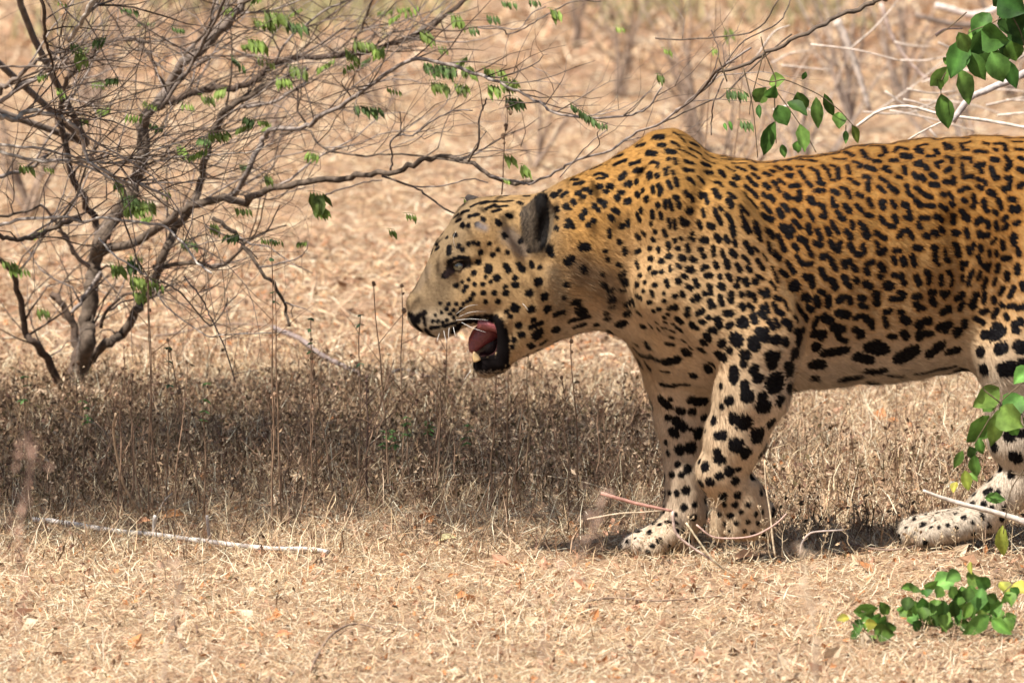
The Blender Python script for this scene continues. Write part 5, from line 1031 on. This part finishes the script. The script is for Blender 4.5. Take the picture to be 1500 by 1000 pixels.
for px, py, h in ((1062, 818, 52), (1078, 822, 60), (1040, 815, 44), (1108, 822, 48), (980, 818, 46), (940, 820, 38), (1340, 812, 40), (1370, 815, 34), (1400, 815, 42), (1320, 810, 30), (1050, 800, 70), (1000, 812, 60), (1146, 815, 66), (1090, 822, 44), (1168, 815, 50), (925, 800, 90), (1245, 800, 44), (1130, 820, 80), (1205, 815, 46), (1440, 818, 60), (1480, 822, 90), (955, 815, 50)):
    weed(px, py, h, rng.normal(0, 10), 5, 'short pale straw weed with tiny seed tufts near the paws', grp, Y=-0.12+rng.uniform(-.05, .05), col=(.52, .40, .26), r=.8, side=9, hs=.45)

# ================================================================ THE BRUSH BEHIND
def shrub(px, Y, n, hpx, col, label, group, spread=60, lean=0):
    g = P(px, 0, Y); g[2] = float(gheight(g[0], g[1])); k = S*(Y+13)/13; e = tag(empty('dry_shrub', g), label, 'shrub', group)
    for i in range(n):
        a = rng.normal(lean, spread)*k; H = hpx*k*rng.uniform(.5, 1.1); b = rng.normal(0, 6, 2)*k
        q = [[b[0], b[1], 0, 3.0*k*rng.uniform(.5, 1.3)], [b[0]+a*.3+rng.normal(0, 6)*k, b[1], H*.35, 2.3*k], [b[0]+a*.7+rng.normal(0, 9)*k, rng.normal(0, 20)*k, H*.7, 1.6*k], [b[0]+a+rng.normal(0, 14)*k, rng.normal(0, 30)*k, H, .5*k]]
        pth = smooth_line(q, 4); s3 = Soup(); cc = np.array(col)*rng.uniform(.7, 1.3); s3.tube(pth, 4, cc)
        for _ in range(6):
            j = rng.integers(3, len(pth)-1); d = np.array([rng.choice([-1, 1])*rng.uniform(.4, 1), rng.normal(0, .4), rng.uniform(.2, 1)]); L = rng.uniform(25, 80)*k; m1 = pth[j, :3]+d*L*.5+rng.normal(0, 5, 3)*k
            s3.tube(smooth_line([[*pth[j, :3], .9*k], [*m1, .7*k], [*(pth[j, :3]+d*L), .3*k]], 2), 3, cc)
        obj('stem', s3.mesh('stem'), M['bark'], e)
    return e
gb = 'blurred bare shrubs in the background'
for px, Y, n, h, sp in ((990, 4.2, 9, 250, 50), (1060, 5.0, 10, 300, 60), (1110, 3.6, 9, 230, 45), (1180, 6.0, 9, 300, 70), (1020, 7.0, 9, 300, 60), (1250, 7.5, 8, 320, 80), (905, 8.5, 6, 200, 40), (780, 6.5, 4, 170, 30), (700, 4.5, 4, 150, 30),
                        (1330, 8.0, 8, 260, 80), (1420, 6.0, 8, 200, 90), (1480, 8.5, 8, 280, 80), (845, 10.0, 6, 200, 50), (40, 5.5, 10, 260, 70), (130, 8.0, 9, 220, 70), (280, 9.5, 7, 160, 60), (560, 8.0, 4, 120, 40), (400, 7.0, 4, 120, 30)):
    shrub(px, Y, n, h, (.33, .24, .18) if px < 1150 else (.40, .31, .25), 'bare grey brown shrub out of focus in the background', gb, sp)
# pale dead branches lying at upper right
for i, (lb, pts, tp, col) in enumerate((
    ('pale thick dead branch lying above the leopard\'s rump at the top right', [(1370, 8), (1395, 15), (1425, 22), (1460, 12), (1475, -10)], (7, 9), (.60, .50, .44)),
    ('pale leaning trunk blurred behind the hanging creeper', [(1225, 30), (1240, 60), (1258, 110), (1275, 165)], (9, 5), (.55, .46, .39)),
    ('second pale leaning branch blurred right of the first', [(1290, 5), (1310, 60), (1345, 105), (1390, 140)], (4.5, 3), (.50, .38, .32)),
    ('grey dead branch lying just above the rump', [(1395, 178), (1420, 145), (1450, 130), (1480, 118), (1520, 98)], (5, 6), (.45, .39, .36)),
    ('pale arched twig above the leopard\'s rump', [(1255, 185), (1290, 162), (1330, 156), (1380, 168), (1440, 176), (1520, 190)], (2.4, 2.6), (.66, .56, .47)),
    ('thin pale twig rising from the leopard\'s back line', [(1330, 205), (1360, 188), (1395, 172)], (1.6, 1.2), (.62, .52, .44)),
    ('dark dead log in the top right corner', [(1340, 22), (1390, 35), (1440, 38), (1510, 42)], (6, 8), (.20, .15, .12)),
    ('thin dark curved twig left of the corner branch', [(1370, 52), (1385, 43), (1410, 42)], (2, 1.4), (.12, .08, .07)))):
    Y = (6, 5, 4.5, 1.0, 1.2, .9, 6.5, 1.0)[i]
    stick(lb, pts, Y, tp, col, name='dead_branch', cat='branch')
for k_ in range(30):
    px, py = rng.uniform(1100, 1500), rng.uniform(60, 200); L = rng.uniform(50, 150); a = rng.normal(.15, .5)
    stick('thin pale twig in the blurred tangle of dead wood behind the rump', [(px, py), (px+L*.5*math.cos(a), py-L*.5*math.sin(a)+rng.normal(0, 5)), (px+L*math.cos(a), py-L*math.sin(a))], rng.uniform(2.0, 4.0), (2.2, 1), tuple(np.array((.58, .48, .40))*rng.uniform(.6, 1.1)), name='dead_twig', cat='twig', group='pale dead twigs tangled behind the rump')
# green tufts far off along the top
q = Soup()
for px, py in ((280, 5), (300, 8), (440, 45), (470, 30), (500, 30), (905, 10), (905, 36), (340, 10), (1000, 5), (90, 60), (640, 10), (1190, 40), (1140, 20)):
    g = G(px, py)
    for _ in range(35):
        b0 = g+np.array([rng.normal(0, .10), rng.normal(0, .3), 0]); a = rng.random()*6.28; L = rng.uniform(.08, .2); tp_ = b0+np.array([math.cos(a)*L*.5, math.sin(a)*L*.5, L]); q.add([b0-[.006, 0, 0], b0+[.006, 0, 0], tp_], np.array([[0, 1, 2]]), np.array([.34, .30, .15])*rng.uniform(.7, 1.3))
o = obj('green_grass', q.mesh('green_grass', False), M['straw']); o['kind'] = 'stuff'; o['label'] = 'faint green grass tufts far behind along the top'; o['category'] = 'grass'
# out of focus stems close to the camera, lower left and centre
for i, (lb, pts, Y, tp, col) in enumerate((
    ('blurred reddish stem close to the camera at the left edge', [(20, 1010), (35, 880), (28, 780), (45, 690), (40, 640)], -4.8, (2, 1), (.52, .32, .23)),
    ('blurred pink stem close to the camera left of the forepaws', [(790, 1010), (812, 900), (850, 820), (875, 760), (885, 715)], -4.6, (1.6, .9), (.60, .40, .30)),
    ('blurred straw stem close to the camera below the lifted paw', [(1195, 1010), (1190, 920), (1180, 850), (1172, 800)], -4.0, (2.5, 1.5), (.62, .47, .33)),
    ('blurred thin stem close to the camera at lower left', [(240, 1010), (250, 930), (262, 870), (250, 820)], -4.0, (2.4, 1.2), (.60, .44, .32)))):
    q = [[*P(a, b_, Y), (tp[0]+(tp[1]-tp[0])*j/len(pts))*S*.6] for j, (a, b_) in enumerate(pts)]
    q = [[q[0][0], q[0][1], 0.0, q[0][3]]]+q
    e = tag(empty('foreground_stem', q[0][:3]), lb, 'stem'); s3 = Soup(); pth = smooth_line(q, 4)-np.array([*e.location, 0]); s3.tube(pth, 5, col)
    obj('stem', s3.mesh('stem'), M['bark'], e); s4 = Soup()
    for _ in range(40):
        j = rng.integers(len(pth)//2, len(pth)); c0 = pth[j, :3]+rng.normal(0, .009, 3); a = rng.normal(0, 1, 3); a /= np.linalg.norm(a); b_ = np.cross(a, rng.normal(0, 1, 3)); b_ /= np.linalg.norm(b_); z_ = rng.uniform(.003, .007)
        s4.add([c0-a*z_, c0+b_*z_*.4, c0+a*z_, c0-b_*z_*.4], np.array([[0, 1, 2, 3]]), np.array(col)*rng.uniform(.9, 1.4))
    st_ = obj('seed_tuft', s4.mesh('seed_tuft', False), M['straw'], e); st_['kind'] = 'stuff'
